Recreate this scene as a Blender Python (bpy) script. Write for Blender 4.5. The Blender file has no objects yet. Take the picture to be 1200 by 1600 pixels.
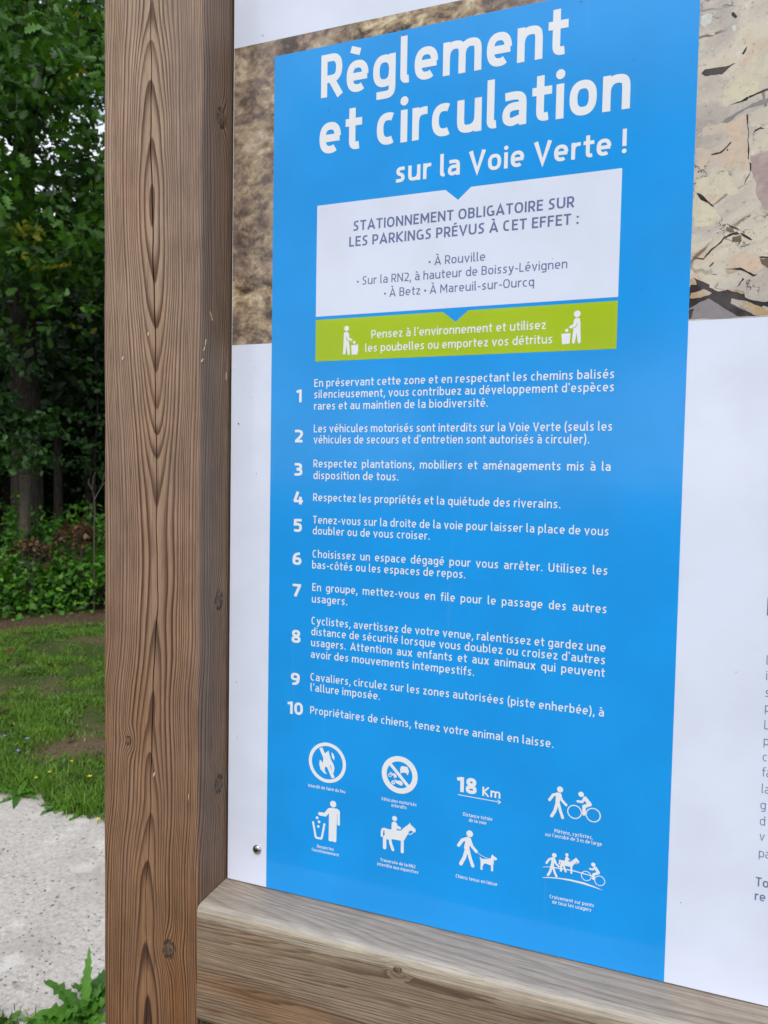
import bpy, math, random
import numpy as np
from mathutils import Matrix, Vector
from mathutils.geometry import delaunay_2d_cdt
sc = bpy.context.scene
COL = sc.collection
rnd = random.Random(7)
# ------------------------------------------------------------------ camera, solved from the printed rectangles of the board
FPX = 1120.0
AY, AX, AZ = map(math.radians, (19.87, 2.66, 1.018))
def _rot(a, b, g):
    ca, sa, cb, sb, cg, sg = math.cos(a), math.sin(a), math.cos(b), math.sin(b), math.cos(g), math.sin(g)
    Ry = np.array([[ca, 0, sa], [0, 1, 0], [-sa, 0, ca]]); Rx = np.array([[1, 0, 0], [0, cb, -sb], [0, sb, cb]])
    Rz = np.array([[cg, -sg, 0], [sg, cg, 0], [0, 0, 1]])
    return Rz @ Rx @ Ry
RB = _rot(AY, AX, AZ)
DIST, EYE = 0.8, 1.6
CAMLOC = np.array([0, -DIST, EYE])
BW = np.array([[1, 0, 0], [0, 0, 1], [0, -1, 0]])            # board axes (right, down, in) -> world
def ray(x, y):
    return BW @ (RB.T @ np.array([(x - 600) / FPX, (y - 800) / FPX, 1.0]))
def on_y(x, y, Y=0.0):                                       # photo point -> point of the upright plane y = Y
    r = ray(x, y); t = (Y + DIST) / r[1]; p = CAMLOC + r * t; return (p[0], p[2])
def on_z(x, y, Z=0.0):
    r = ray(x, y); t = (Z - EYE) / r[2]; p = CAMLOC + r * t; return (p[0], p[1])
def at_d(x, y, d):                                           # photo point at horizontal distance d
    r = ray(x, y); t = d / math.hypot(r[0], r[1]); return CAMLOC + r * t
cam = bpy.data.cameras.new('camera'); camo = bpy.data.objects.new('camera', cam); COL.objects.link(camo)
M3 = BW @ RB.T @ np.diag([1, -1, -1])
camo.matrix_world = Matrix.Translation(Vector(CAMLOC)) @ Matrix(M3.tolist()).to_4x4()
cam.sensor_fit = 'VERTICAL'; cam.sensor_height = 32; cam.lens = FPX / 1600 * 32
cam.clip_start = 0.02; cam.clip_end = 600
cam.dof.use_dof = True; cam.dof.focus_distance = 0.84; cam.dof.aperture_fstop = cam.lens / 2.0
sc.camera = camo
# ------------------------------------------------------------------ light
SUN_EL, SUN_AZ = math.radians(50), math.radians(166)         # azimuth clockwise from +y: behind the viewer, to the right
w = bpy.data.worlds.new('World'); sc.world = w; w.use_nodes = True
nt = w.node_tree; nt.nodes.clear()
out = nt.nodes.new('ShaderNodeOutputWorld'); bg = nt.nodes.new('ShaderNodeBackground')
sky = nt.nodes.new('ShaderNodeTexSky'); sky.sky_type = 'NISHITA'; sky.sun_disc = False
sky.sun_elevation = SUN_EL; sky.sun_rotation = SUN_AZ; sky.altitude = 80; sky.air_density = 1.0; sky.dust_density = 2.0
tc = nt.nodes.new('ShaderNodeTexCoord'); nz = nt.nodes.new('ShaderNodeTexNoise')
nz.inputs['Scale'].default_value = 3.2; nz.inputs['Detail'].default_value = 6; nz.inputs['Roughness'].default_value = .55
mpn = nt.nodes.new('ShaderNodeMapping'); mpn.inputs['Scale'].default_value = (1, 1, 2.2)
nt.links.new(tc.outputs['Generated'], mpn.inputs[0]); nt.links.new(mpn.outputs[0], nz.inputs['Vector'])
cr = nt.nodes.new('ShaderNodeValToRGB'); cr.color_ramp.elements[0].position = .38; cr.color_ramp.elements[1].position = .58
cr.color_ramp.elements[0].color = (.25, .25, .25, 1); cr.color_ramp.elements[1].color = (.95, .95, .95, 1)
nt.links.new(nz.outputs['Fac'], cr.inputs[0])
mx = nt.nodes.new('ShaderNodeMix'); mx.data_type = 'RGBA'; mx.inputs['B'].default_value = (8.8, 9.1, 10.0, 1)
nt.links.new(cr.outputs[0], mx.inputs['Factor']); nt.links.new(sky.outputs[0], mx.inputs['A'])
nt.links.new(mx.outputs['Result'], bg.inputs[0]); bg.inputs[1].default_value = 0.12
nt.links.new(bg.outputs[0], out.inputs[0])
sun = bpy.data.lights.new('sun', 'SUN'); suno = bpy.data.objects.new('sun', sun); COL.objects.link(suno)
sun.energy = 1.75; sun.angle = math.radians(25); sun.color = (1, .95, .88)
sd = Vector((math.sin(SUN_AZ) * math.cos(SUN_EL), math.cos(SUN_AZ) * math.cos(SUN_EL), math.sin(SUN_EL)))
suno.rotation_euler = sd.to_track_quat('Z', 'Y').to_euler()
sc.view_settings.view_transform = 'Standard'; sc.view_settings.look = 'None'
sc.view_settings.exposure = 0.36; sc.view_settings.gamma = 1; sc.view_settings.use_curve_mapping = False
sc.cycles.max_bounces = 8; sc.cycles.transparent_max_bounces = 8
# ------------------------------------------------------------------ helpers
def s2l(*c):
    return tuple(((v / 255) / 12.92 if v / 255 <= .04045 else ((v / 255 + .055) / 1.055) ** 2.4) for v in c)
def tag(o, label=None, cat=None, group=None, kind=None):
    if label: o['label'] = label
    if cat: o['category'] = cat
    if group: o['group'] = group
    if kind: o['kind'] = kind
    return o
def mesh(name, verts, faces, m=None, smooth=False, attr=None):
    me = bpy.data.meshes.new(name)
    if isinstance(verts, np.ndarray):
        verts = verts.tolist()
    if isinstance(faces, np.ndarray):
        faces = faces.tolist()
    me.from_pydata(verts, [], faces)
    if attr is not None:
        a = me.attributes.new('tone', 'FLOAT', 'POINT'); a.data.foreach_set('value', np.asarray(attr, dtype=np.float32))
    if m: me.materials.append(m)
    if smooth: me.polygons.foreach_set('use_smooth', [True] * len(me.polygons))
    me.update(); return me
def obj(name, me, parent=None, loc=(0, 0, 0)):
    o = bpy.data.objects.new(name, me); COL.objects.link(o); o.location = loc
    if parent: o.parent = parent
    return o
def empty(name, loc=(0, 0, 0)):
    o = bpy.data.objects.new(name, None); COL.objects.link(o); o.location = loc; o.empty_display_size = .1; return o
class X:                                                     # tiny expression builder over Math nodes
    nt = None
    def __init__(s, sock): s.s = sock
    def _b(a, b, op, c=None):
        n = X.nt.nodes.new('ShaderNodeMath'); n.operation = op
        for i, v in enumerate((a, b, c)):
            if v is None: continue
            if isinstance(v, X): X.nt.links.new(v.s, n.inputs[i])
            else: n.inputs[i].default_value = v
        return X(n.outputs[0])
    def __add__(a, b): return X._b(a, b, 'ADD')
    __radd__ = __add__
    def __mul__(a, b): return X._b(a, b, 'MULTIPLY')
    __rmul__ = __mul__
    def __sub__(a, b): return X._b(a, b, 'SUBTRACT')
    def __rsub__(a, b): return X._b(b, a, 'SUBTRACT')
    def __truediv__(a, b): return X._b(a, b, 'DIVIDE')
    def pw(a, b): return X._b(a, b, 'POWER')
    def f(a, op, b=None): return X._b(a, b, op)
    def step(a, lo, hi):
        n = X.nt.nodes.new('ShaderNodeMapRange'); n.interpolation_type = 'SMOOTHSTEP'
        n.inputs['From Min'].default_value = lo; n.inputs['From Max'].default_value = hi
        X.nt.links.new(a.s, n.inputs['Value']); return X(n.outputs[0])
def vec(x, y, z):
    n = X.nt.nodes.new('ShaderNodeCombineXYZ')
    for i, v in enumerate((x, y, z)):
        if isinstance(v, X): X.nt.links.new(v.s, n.inputs[i])
        else: n.inputs[i].default_value = v
    return n.outputs[0]
def noise(v, scale, detail=3, rough=.5, dist=0):
    n = X.nt.nodes.new('ShaderNodeTexNoise'); X.nt.links.new(v, n.inputs['Vector'])
    n.inputs['Scale'].default_value = scale; n.inputs['Detail'].default_value = detail
    n.inputs['Roughness'].default_value = rough; n.inputs['Distortion'].default_value = dist
    return X(n.outputs['Fac'])
def voro(v, scale, feature='F1'):
    n = X.nt.nodes.new('ShaderNodeTexVoronoi'); n.feature = feature; X.nt.links.new(v, n.inputs['Vector'])
    n.inputs['Scale'].default_value = scale; return n
def ramp(x, stops, interp='LINEAR'):
    n = X.nt.nodes.new('ShaderNodeValToRGB'); X.nt.links.new(x.s, n.inputs[0]); r = n.color_ramp; r.interpolation = interp
    while len(r.elements) < len(stops): r.elements.new(.5)
    for e, (p, c) in zip(r.elements, stops):
        e.position = p
        e.color = (c, c, c, 1) if isinstance(c, (int, float)) else (*c, 1)
    return n.outputs[0]
def mix(a, b, fac, mode='MIX'):
    n = X.nt.nodes.new('ShaderNodeMix'); n.data_type = 'RGBA'; n.blend_type = mode
    for key, v in (('A', a), ('B', b)):
        if isinstance(v, tuple): n.inputs[key].default_value = (*v, 1)
        else: X.nt.links.new(v, n.inputs[key])
    if isinstance(fac, X): X.nt.links.new(fac.s, n.inputs['Factor'])
    else: n.inputs['Factor'].default_value = fac
    return n.outputs['Result']
def material(name, rough=.6, spec=.5):
    m = bpy.data.materials.new(name); m.use_nodes = True; X.nt = m.node_tree
    p = X.nt.nodes['Principled BSDF']; p.inputs['Roughness'].default_value = rough; p.inputs['Specular IOR Level'].default_value = spec
    c = X.nt.nodes.new('ShaderNodeTexCoord')
    return m, p, c.outputs['Object']
def setc(p, c):
    if isinstance(c, tuple): p.inputs['Base Color'].default_value = (*c, 1)
    else: X.nt.links.new(c, p.inputs['Base Color'])
def bump(p, hgt, dist, strength=1.0):
    b = X.nt.nodes.new('ShaderNodeBump'); b.inputs['Distance'].default_value = dist; b.inputs['Strength'].default_value = strength
    X.nt.links.new(hgt.s, b.inputs['Height']); X.nt.links.new(b.outputs[0], p.inputs['Normal'])
def sep(v):
    n = X.nt.nodes.new('ShaderNodeSeparateXYZ'); X.nt.links.new(v, n.inputs[0]); return [X(o) for o in n.outputs]
# ------------------------------------------------------------------ materials
def print_mat(name, col, dirt=.04):
    m, p, v = material(name, .1, .5)
    n1 = noise(v, 9, 5); n2 = noise(v, 260, 2)
    c = mix(col, tuple(x * (1 - dirt * 2.2) for x in col), n1.step(.35, .7))
    x, y, z = sep(v)
    runs = noise(vec(x * 60, 0.0, z * 2.2), 1.0, 4, .6).step(.60, .80) * noise(v, 3.3, 3).step(.45, .62)
    c = mix(c, s2l(176, 172, 160), runs * .10)
    dust = noise(v, 420, 2, .5).step(.70, .78) * noise(v, 21, 3).step(.5, .65)
    c = mix(c, s2l(120, 110, 98), dust * .35)
    setc(p, c)
    r = n1.step(.3, .7) * .07 + .11
    X.nt.links.new(r.s, p.inputs['Roughness'])
    bump(p, noise(v, 26, 2) + noise(v, 140, 2) * .22, .0008, .16)
    return m
M_white = print_mat('laminated white print', (.725, .785, .945))
M_blue = print_mat('laminated blue print', (.012, .322, .850))
M_green = print_mat('laminated lime print', (.400, .560, .014))
M_ink = print_mat('grey blue ink', (.160, .190, .36))
M_letter = print_mat('white ink', (.80, .83, .88), .01)
def wood(name, axis, u0, curve_u, curve_h, zr, p_ring, knots, light, dark, light2, dark2, side_grey=None, worn=None, seed=0.0, split=.5, soft=0.0):
    """growth rings cut by the flat faces of a sawn timber: ring number = distance from a wandering pith line.
       axis: 'z' upright timber, 'x' lying one; curves run along the timber."""
    m, p, v = material(name, .62, .35)
    x, y, z = sep(v)
    L, U = (z, x) if axis == 'z' else (x, z)
    lo, hi = zr
    t = (L - lo) / (hi - lo)
    def cv(c, scale):
        n = X.nt.nodes.new('ShaderNodeFloatCurve'); X.nt.links.new(t.s, n.inputs['Value'])
        cu = n.mapping.curves[0]
        while len(cu.points) < len(c): cu.points.new(.5, .5)
        for q, (a, b) in zip(cu.points, c): q.location = (a, b); q.handle_type = 'AUTO'
        n.mapping.update(); return X(n.outputs[0]) * scale
    wv = vec(U * 6 + seed, y * 6, L * 1.6)
    wob = noise(wv, 1.6, 2) - .5
    wob2 = noise(vec(U * 14 + seed, y * 14, L * 5), 2.2, 2) - .5
    Uc = U - u0 - (cv(curve_u, .04) - .02) + wob * .010 + wob2 * .0008 + (noise(vec(U * 12 + seed, y * 12, L * 2.6), 1.7, 2) - .5) * .006
    D = cv(curve_h, .10) + (y + .064) + wob * .006 + (noise(vec(U * 9 + 5 + seed, y * 9, L * 3.4), 1.5, 2, .5) - .5) * .008
    r = (Uc * Uc + D * D).pw(.5)
    q = r / p_ring
    q = q + (noise(vec(U * 20, y * 20, L * 1.3), 1.5, 1) - .5) * .7
    q = q + (q * .9 + 2.3 * seed).f('SINE') * .42
    if soft: q = q + (noise(vec(U * 22 + L * .6, y * 6, L * .9), 1.3, 3, .6) - .5) * 7 * soft
    core = None; rim = None
    for (ku, kl, kr, face) in knots:
        du = ((U if face == 'f' else y) - ku); dl = (L - kl)
        d2 = du * du + dl * dl * .55
        on = (y.step(-.0605, -.063) if face == 'f' else y.step(-.062, -.058))
        g = (d2 * (-1.0 / (kr * kr * 5))).f('EXPONENT') * on
        q = q + g * 2.4
        dd = d2.pw(.5) + (noise(v, 90, 2) - .5) * kr * .6
        k = (1 - dd.step(kr * .72, kr * .95)) * on
        e = noise(v, 160, 2).step(.35, .6) * dd.step(kr * .6, kr * .9) * (1 - dd.step(kr * 1.0, kr * 1.3)) * on
        core = k if core is None else core.f('MAXIMUM', k); rim = e if rim is None else rim.f('MAXIMUM', e)
    fr = q.f('FRACT')
    late = fr.step(.30, .90) * (1 - fr.step(.92, 1.0))
    amp = noise(vec(q.f('FLOOR') * .37 + seed, 3.1, L * .6), 1.0, 1)
    fib = noise(vec(U * 900, y * 900, L * 22), 1.0, 4, .65) if axis == 'z' else noise(vec(L * 22, y * 900, U * 900), 1.0, 4, .65)
    fib2 = noise(vec(U * 260, y * 260, L * 6), 1.0, 3, .6)
    patch = noise(vec(U * 7 + seed, y * 7, L * 1.2), 1.4, 3)
    a = mix(light, light2, (1 - t).step(split - .35, split + .3)) if light2 else light
    b = mix(dark, dark2, (1 - t).step(split - .35, split + .3)) if dark2 else dark
    strength = late * (amp * 1.5 + .18)
    strength = strength.f('MINIMUM', 1.0)
    if soft:
        strength = strength * .6 + noise(vec(U * 34 + L * 1.4 + seed, y * 20, L * 1.5), 1.4, 4, .6).step(.46, .70) * .42
    c = mix(a, b, strength)
    c = mix(c, s2l(120, 100, 92), patch.step(.46, .66) * (t * 1.1 - .25).f('MAXIMUM', 0.12))
    c = mix(c, s2l(128, 84, 46), (1 - patch).step(.46, .70) * .6)
    if side_grey: c = mix(c, mix(s2l(130, 108, 90), s2l(70, 50, 38), strength * .9), y.step(-.0628, -.046) * side_grey)
    if worn:                                                 # the rounded upper arris, rubbed pale, and the silvered upper face
        ed = noise(vec(L * 9, y * 20, 2.0), 1.5, 4) * .014
        top = (U - worn[0] + ed * .35).step(.0, .0012)
        c = mix(c, mix(s2l(160, 151, 138), s2l(106, 92, 80), strength * .55), top * .8)
        line = (U - worn[0] + ed * 1.3 + .004).step(-.002, .0015) * (1 - y.step(-.058, -.046))
        c = mix(c, s2l(205, 198, 182), line * .35)
    c = mix(c, ramp(fib, [(.30, .50), (.48, 1.0), (.75, 1.2)]), .85, 'MULTIPLY')
    c = mix(c, ramp(fib2, [(.3, .80), (.6, 1.06)]), .7, 'MULTIPLY')
    if core is not None:
        c = mix(c, ramp(noise(v, 220, 4, .6), [(.35, s2l(60, 48, 40)), (.6, s2l(112, 92, 76))]), core * .9); c = mix(c, s2l(34, 25, 20), rim * .8)
    blot = noise(v, 14, 5, .6)
    c = mix(c, ramp(blot, [(.3, .84), (.65, 1.08)]), 1.0, 'MULTIPLY')
    setc(p, c)
    h = strength * .6 + fib * 1.0 + fib2 * .4
    if core is not None: h = h - rim * 1.5
    bump(p, h, .0007, .55)
    return m
# photo heights -> board heights of the post's front plane
YF = -.064
zt, zb = 0.0, 2.75
def zf(y, x=240): return on_y(x, y, YF)[1]
def tz(y): return (zf(y) - zt) / (zb - zt)
PXL, PXR = -.6455, -.5028
PC = on_y(240, 500, YF)[0]
hs = [(1600, .10), (1500, .16), (1400, .22), (1250, .30), (1150, .33), (1000, .40), (900, .44), (760, .42), (650, .34), (520, .21), (430, .12), (320, .075), (230, .11), (150, .17), (80, .22), (0, .30)]
ch = [(0.0, .35), (.15, .25)] + [(tz(a), b * .52 + .20) for a, b in hs] + [(1.0, .45)]
cus = [(1600, 230), (1400, 228), (1250, 236), (1100, 238), (950, 246), (800, 245), (600, 243), (450, 241), (300, 237), (150, 236), (0, 236)]
def crack_x(y): 
    ys = [c[0] for c in cus][::-1]; xs = [c[1] for c in cus][::-1]
    return on_y(float(np.interp(y, ys, xs)), y, YF)[0]
cu = [(0.0, .5)] + [(tz(a), .5 + (on_y(b, a, YF)[0] - PC) / .04) for a, b in cus] + [(1.0, .5)]
def on_x(x, y, XX):
    r = ray(x, y); t = XX / r[0]; p = CAMLOC + r * t; return p[1], p[2]
kn = []
for kx, ky, r in ((200, 1158, .0045), (264, 1484, .0085)):
    a = on_y(kx, ky, YF); kn.append((a[0], a[1], r, 'f'))
for kx, ky, r in ((346, 185, .0085), (342, 938, .0085), (342, 1225, .0085)):
    a = on_x(kx, ky, PXR); kn.append((a[0], a[1], r, 's'))
M_post = wood('weathered larch, upright', 'z', PC, cu, ch, (zt, zb), .0027, kn,
              s2l(176, 152, 130), s2l(96, 68, 52), s2l(136, 94, 60), s2l(54, 30, 18), side_grey=.75)
bk = on_y(622, 1516, YF)
M_rail = wood('weathered larch, lying', 'x', 1.30, [(0, .2), (.2, .42), (.45, .62), (.7, .5), (1, .3)], [(0, .6), (.3, .9), (.6, .55), (1, .8)], (-.5, 1.2), .0042,
              [(bk[1], bk[0], .0038, 'f')], s2l(150, 132, 112), s2l(84, 66, 53), None, None, worn=(1.0665, 0), seed=4.0, soft=1.0)
M_black, p_, v_ = material('black gap shade', .7); setc(p_, (.01, .01, .012))  # near black stands in for the shade in the slot beside the panel
M_steel, p_, v_ = material('stainless steel', .22); setc(p_, (.58, .57, .55)); p_.inputs['Metallic'].default_value = 1
M_hole, p_, v_ = material('drive recess', .5); setc(p_, (.03, .03, .028)); p_.inputs['Metallic'].default_value = .6
M_chip, p_, v_ = material('fresh splinter', .7); setc(p_, s2l(205, 190, 160))
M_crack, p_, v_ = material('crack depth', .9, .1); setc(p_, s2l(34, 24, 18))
# ------------------------------------------------------------------ THE INFORMATION BOARD
root = empty('information_board', (0, 0, 0))
tag(root, 'timber framed notice board with a big blue panel of French path rules', 'notice board')
def loft_post(x0, x1, y0, y1, z0, z1, crack=None, n=160):
    """square timber with rounded arrises and a drying crack of its own down the front"""
    b = .0035
    V, F = [], []
    zs = np.linspace(z0, z1, n)
    rr = random.Random(3)
    for z in zs:
        j = .0004 * math.sin(z * 9) + .0003 * math.sin(z * 31)
        prof = [(x0 + j, y1), (x0 + j, y0 + b), (x0 + b * .3 + j, y0 + b * .3), (x0 + b + j, y0)]
        if crack:
            cx, dep, wd = crack(z)
            prof += [(cx - .010, y0), (cx - wd, y0), (cx, y0 + dep), (cx + wd, y0), (cx + .010, y0)]
        prof += [(x1 - b, y0), (x1 - b * .3, y0 + b * .3), (x1, y0 + b), (x1, y1)]
        V += [(a, c, z) for a, c in prof]
    k = len(prof)
    for i in range(n - 1):
        for a in range(k):
            c = (a + 1) % k; F.append((i * k + a, i * k + c, (i + 1) * k + c, (i + 1) * k + a))
    F.append(tuple(range(k))[::-1]); F.append(tuple(range((n - 1) * k, n * k)))
    return V, F
zl = [zf(y) for y, _ in cus]
xl = [crack_x(y) for y, _ in cus]
def crackf(z):
    x = float(np.interp(z, zl, xl)) + .0007 * math.sin(z * 40) + .0004 * math.sin(z * 97)
    s = .5 + .5 * math.sin(z * 7.3 + .6) * math.cos(z * 3.1)
    wd = .00035 + .0006 * max(0, s) ** 1.2
    return x, .012, wd
V, F = loft_post(PXL, PXR, YF, .076, -.3, 2.75, crackf, 420)
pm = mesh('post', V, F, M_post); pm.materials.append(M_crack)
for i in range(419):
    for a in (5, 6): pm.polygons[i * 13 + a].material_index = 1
post = obj('post', pm, root); tag(post, 'left upright larch post with a long drying crack')
V, F = loft_post(1.13, 1.2727, YF, .076, -.3, 2.75, None, 40)
obj('post', mesh('post', V, F, M_post), root)
def beam(x0, x1, y0, y1, z0, z1, n=60):
    b = .005; V, F = [], []
    for x in np.linspace(x0, x1, n):
        j = .0006 * math.sin(x * 11)
        prof = [(y1, z0), (y0 + b, z0), (y0 + b * .3, z0 + b * .3), (y0, z0 + b), (y0, z1 - b * 1.3 + j), (y0 + b * .35, z1 - b * .35 + j), (y0 + b * 1.5, z1), (y0 + .03, z1 + .0005), (y1, z1)]
        V += [(x, a, c) for a, c in prof]
    k = len(prof)
    for i in range(n - 1):
        for a in range(k):
            c = (a + 1) % k; F.append((i * k + a, (i + 1) * k + a, (i + 1) * k + c, i * k + c))
    F.append(tuple(range(k))); F.append(tuple(range((n - 1) * k, n * k))[::-1])
    return V, F
V, F = beam(PXR + .0008, 1.129, YF - .0008, .07, .922, 1.0683)
rail = obj('rail', mesh('rail', V, F, M_rail), root); tag(rail, 'bottom rail with a pale rubbed upper edge')
V, F = beam(PXR + .0008, 1.129, YF - .0008, .07, 2.56, 2.70)
obj('rail', mesh('rail', V, F, M_rail), root)
# splinters on the post's right arris
V, F = [], []
for (x, y, l, wd, ang, fc) in ((329, 492, .0045, .0012, -.5, 's'), (331, 499, .002, .0012, -.2, 's'), (321, 535, .004, .0005, .25, 's'), (319, 545, .003, .0005, .4, 's'), (316, 563, .003, .0011, .6, 's'), (353, 588, .005, .0004, 0, 's'),
                              (192, 560, .003, .0012, .3, 'f'), (232, 522, .003, .001, .2, 'f'), (241, 1210, .004, .001, .3, 'f'), (295, 1245, .005, .0004, .05, 'f')):
    a, c = (on_x(x, y, PXR) if fc == 's' else on_y(x, y, YF))
    du, dz = math.sin(ang) * l, math.cos(ang) * l
    P = [(a - du, c - dz), (a + wd, c), (a + du, c + dz), (a - wd, c + dz * .2)]
    i = len(V)
    for (q, zz) in P: V.append((PXR + .0007, q, zz) if fc == 's' else (q, YF - .0007, zz))
    for (q, zz) in P: V.append((PXR - .002, q, zz) if fc == 's' else (q, YF + .002, zz))
    F += [(i, i + 1, i + 2, i + 3)] + [(i + k, i + (k + 1) % 4, i + 4 + (k + 1) % 4, i + 4 + k) for k in range(4)]
o = obj('splinters', mesh('splinters', V, F, M_chip), post); tag(o, kind='stuff')
# the panel
BXL = (on_y(366, 75)[0] + on_y(355.5, 1371)[0]) / 2; BXR = 1.127; BZB = 1.0702; BZT = 2.558
def boxv(x0, x1, y0, y1, z0, z1):
    V = [(x, y, z) for z in (z0, z1) for y in (y0, y1) for x in (x0, x1)]
    F = [(0, 2, 3, 1), (4, 5, 7, 6), (0, 1, 5, 4), (2, 6, 7, 3), (0, 4, 6, 2), (1, 3, 7, 5)]
    return V, F
V, F = boxv(BXL, BXR, 0, .004, BZB, BZT)
panel = obj('panel', mesh('panel', V, F, M_white), root)
tag(panel, 'large white laminated panel printed with rules and a stone wall photograph')
V, F = boxv(BXL - .0034, BXR, .028, .045, BZB - .0015, BZT)
obj('gap_shade_backing', mesh('gap_shade_backing', V, F, M_black), root)  # added backing sheet, coloured black so the gap by the post looks shaded
LV = [-.0001, -.0003, -.0004, -.0005]
def poly_mesh(name, polys, layer, m, parent=panel, label=None):
    """union of overlapping flat polygons (x, z) as one clean sheet at y = layer"""
    vs, fs = [], []
    for pl in polys:
        a = sum(pl[i][0] * pl[(i + 1) % len(pl)][1] - pl[(i + 1) % len(pl)][0] * pl[i][1] for i in range(len(pl)))
        if a < 0: pl = pl[::-1]
        i = len(vs); vs += [Vector((float(q[0]), float(q[1]))) for q in pl]; fs.append(list(range(i, i + len(pl))))
    V2, E2, F2, ov, oe, of = delaunay_2d_cdt(vs, [], fs, 0, 1e-7)
    faces = [f for f, src in zip(F2, of) if src]
    me = mesh(name, [(q[0], layer, q[1]) for q in V2], [tuple(f) for f in faces], m)
    o = obj(name, me, parent)
    if label: o['label'] = label
    return o
_lay = [0]
def print_pieces(name, polys, layer, m):
    for q in polys:
        _lay[0] += 1; poly_mesh(name, [q], -.0001 - (abs(layer) - .0004) * .8 - _lay[0] * 2e-7, m)
def B(pts): return [on_y(a, b) for a, b in pts]
def rect(name, x0, x1, z0, z1, layer, m, label):
    return poly_mesh(name, [[(x0, z0), (x1, z0), (x1, z1), (x0, z1)]], layer, m, label=label)
PHT = np.mean([on_y(367, 75.3)[1], on_y(717, 1.75)[1]]); PHB = np.mean([on_y(396, 539)[1], on_y(1075, 500.5)[1], on_y(1200, 494)[1]])
# ---- printed stone photograph
def stone_mat():
    m, p, v = material('printed stone photograph', .16)
    x, y, z = sep(v)
    sx_ = x + (noise(v, 40, 4, .6) - .5) * .035; sz_ = z * 1.25 + x * .35 + (noise(v, 33, 4, .6) - .5) * .03
    va = voro(vec(sx_, 0.0, sz_), 46); vb = voro(vec(sx_, 0.0, sz_), 46, 'DISTANCE_TO_EDGE'); cell = sep(va.outputs['Color'])[0]
    n1 = noise(v, 18, 4, .6, .5); n2 = noise(v, 75, 6, .68); n3 = noise(v, 5, 3)
    bv = vec(x * .9 + z * .35, 0.0, z * 1.25 - x * .3)
    m1 = noise(bv, 22, 4, .6, .8); m2 = noise(bv, 100, 4, .6, .4)
    br = ramp(m1 * .62 + m2 * .38, [(.40, s2l(48, 40, 36)), (.45, s2l(108, 90, 72)), (.50, s2l(150, 130, 102)), (.55, s2l(182, 162, 128)), (.61, s2l(214, 200, 174))])
    br = mix(br, s2l(150, 134, 128), n3.step(.46, .6) * .45)
    br = mix(br, s2l(60, 50, 44), (1 - X(vb.outputs['Distance']).step(.0, .30)) * n1.step(.50, .60) * n2.step(.40, .55) * .6)
    big = vec(x + (noise(v, 9, 3) - .5) * .06, 0.0, z * 1.25 - x * .45)
    c1 = noise(big, 9, 5, .6, .4)
    cream = ramp(c1, [(.30, s2l(156, 148, 144)), (.45, s2l(186, 178, 170)), (.55, s2l(208, 200, 184)), (.64, s2l(202, 182, 162)), (.78, s2l(172, 164, 160))])
    cream = mix(cream, s2l(132, 120, 110), noise(v, 170, 5, .7).step(.54, .70) * .7)
    cream = mix(cream, s2l(226, 222, 214), noise(v, 70, 5, .7).step(.56, .70) * .6)
    vv = voro(vec(x * 1.0 + (noise(v, 14, 4) - .5) * .06, 0.0, z * 1.5 - x * .5 + (noise(v, 17, 4) - .5) * .05), 11, 'DISTANCE_TO_EDGE')
    edge = X(vv.outputs['Distance'])
    crk = (noise(vec(x + z * .4, 0.0, z - x * .3), 15, 5, .6, .3) - .5).f('ABSOLUTE')
    cream = mix(cream, s2l(92, 78, 66), (1 - crk.step(.002, .009)) * noise(v, 19, 2).step(.50, .58) * .85)
    flk = noise(vec(x * 1.2, 0.0, z * 2.0 - x), 85, 4, .65)
    cream = mix(cream, s2l(70, 60, 54), flk.step(.66, .69) * .9)
    msk = noise(v, 13, 2).step(.5, .62)
    cream = mix(cream, s2l(88, 72, 58), (1 - edge.step(.004, .022)) * msk * .8)
    low = (1.0 * (z * -1) + (PHB + .13) + (noise(v, 15, 4) - .5) * .12).step(.045, .075)
    vv2 = voro(vec(x + (noise(v, 40, 3) - .5) * .03, 0.0, z * 2.0), 38, 'DISTANCE_TO_EDGE')
    lowc = mix(s2l(46, 44, 50), s2l(186, 172, 150), noise(v, 45, 4, .6).step(.5, .56))
    cream = mix(cream, lowc, low * x.step(.33, .42))
    setc(p, mix(br, cream, x.step(-.05, .03)))
    bump(p, noise(v, 38, 2), .0006, .10)
    return m
M_stone = stone_mat()
rect('photograph', BXL + .0006, BXR - .0006, PHB, PHT, LV[0], M_stone, 'printed photograph of a rough pale stone wall')
def flat(name, col):
    m, p, v = material(name, .16); n = noise(v, 110, 5, .65, .5); n1 = noise(v, 26, 4, .6)
    c = mix(col, tuple(c * .86 for c in col), n.step(.42, .68)); c = mix(c, s2l(192, 184, 176), n1.step(.42, .64) * (.75 if sum(col) > .8 else .1)); setc(p, mix(c, s2l(120, 108, 98), ((noise(v, 24, 5, .62, .3) - .5).f('ABSOLUTE').step(.010, .002) * .0 + noise(v, 190, 5, .7).step(.55, .72)) * (.6 if sum(col) > .8 else .15))); bump(p, noise(v, 38, 2), .0006, .10); return m
M_pdark = flat('printed crevice', s2l(46, 40, 42)); M_pbrown = flat('printed brown seam', s2l(112, 92, 74)); M_ppink = flat('printed mauve rock', s2l(172, 152, 150))
M_pcream = flat('printed cream rock', s2l(212, 204, 180)); M_ppeach = flat('printed peach rock', s2l(208, 188, 168)); M_pgrey = flat('printed slate seam', s2l(140, 134, 138)); M_ppale = flat('printed lime bloom', s2l(206, 212, 208)); M_ptan = flat('printed tan stone', s2l(184, 156, 116))
def z4(pts): return B([(1070 + a / 6.4, b / 6.4) for a, b in pts])
def z5(pts): return B([(1070 + a / 6.154, 250 + b / 6.154) for a, b in pts])
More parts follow.
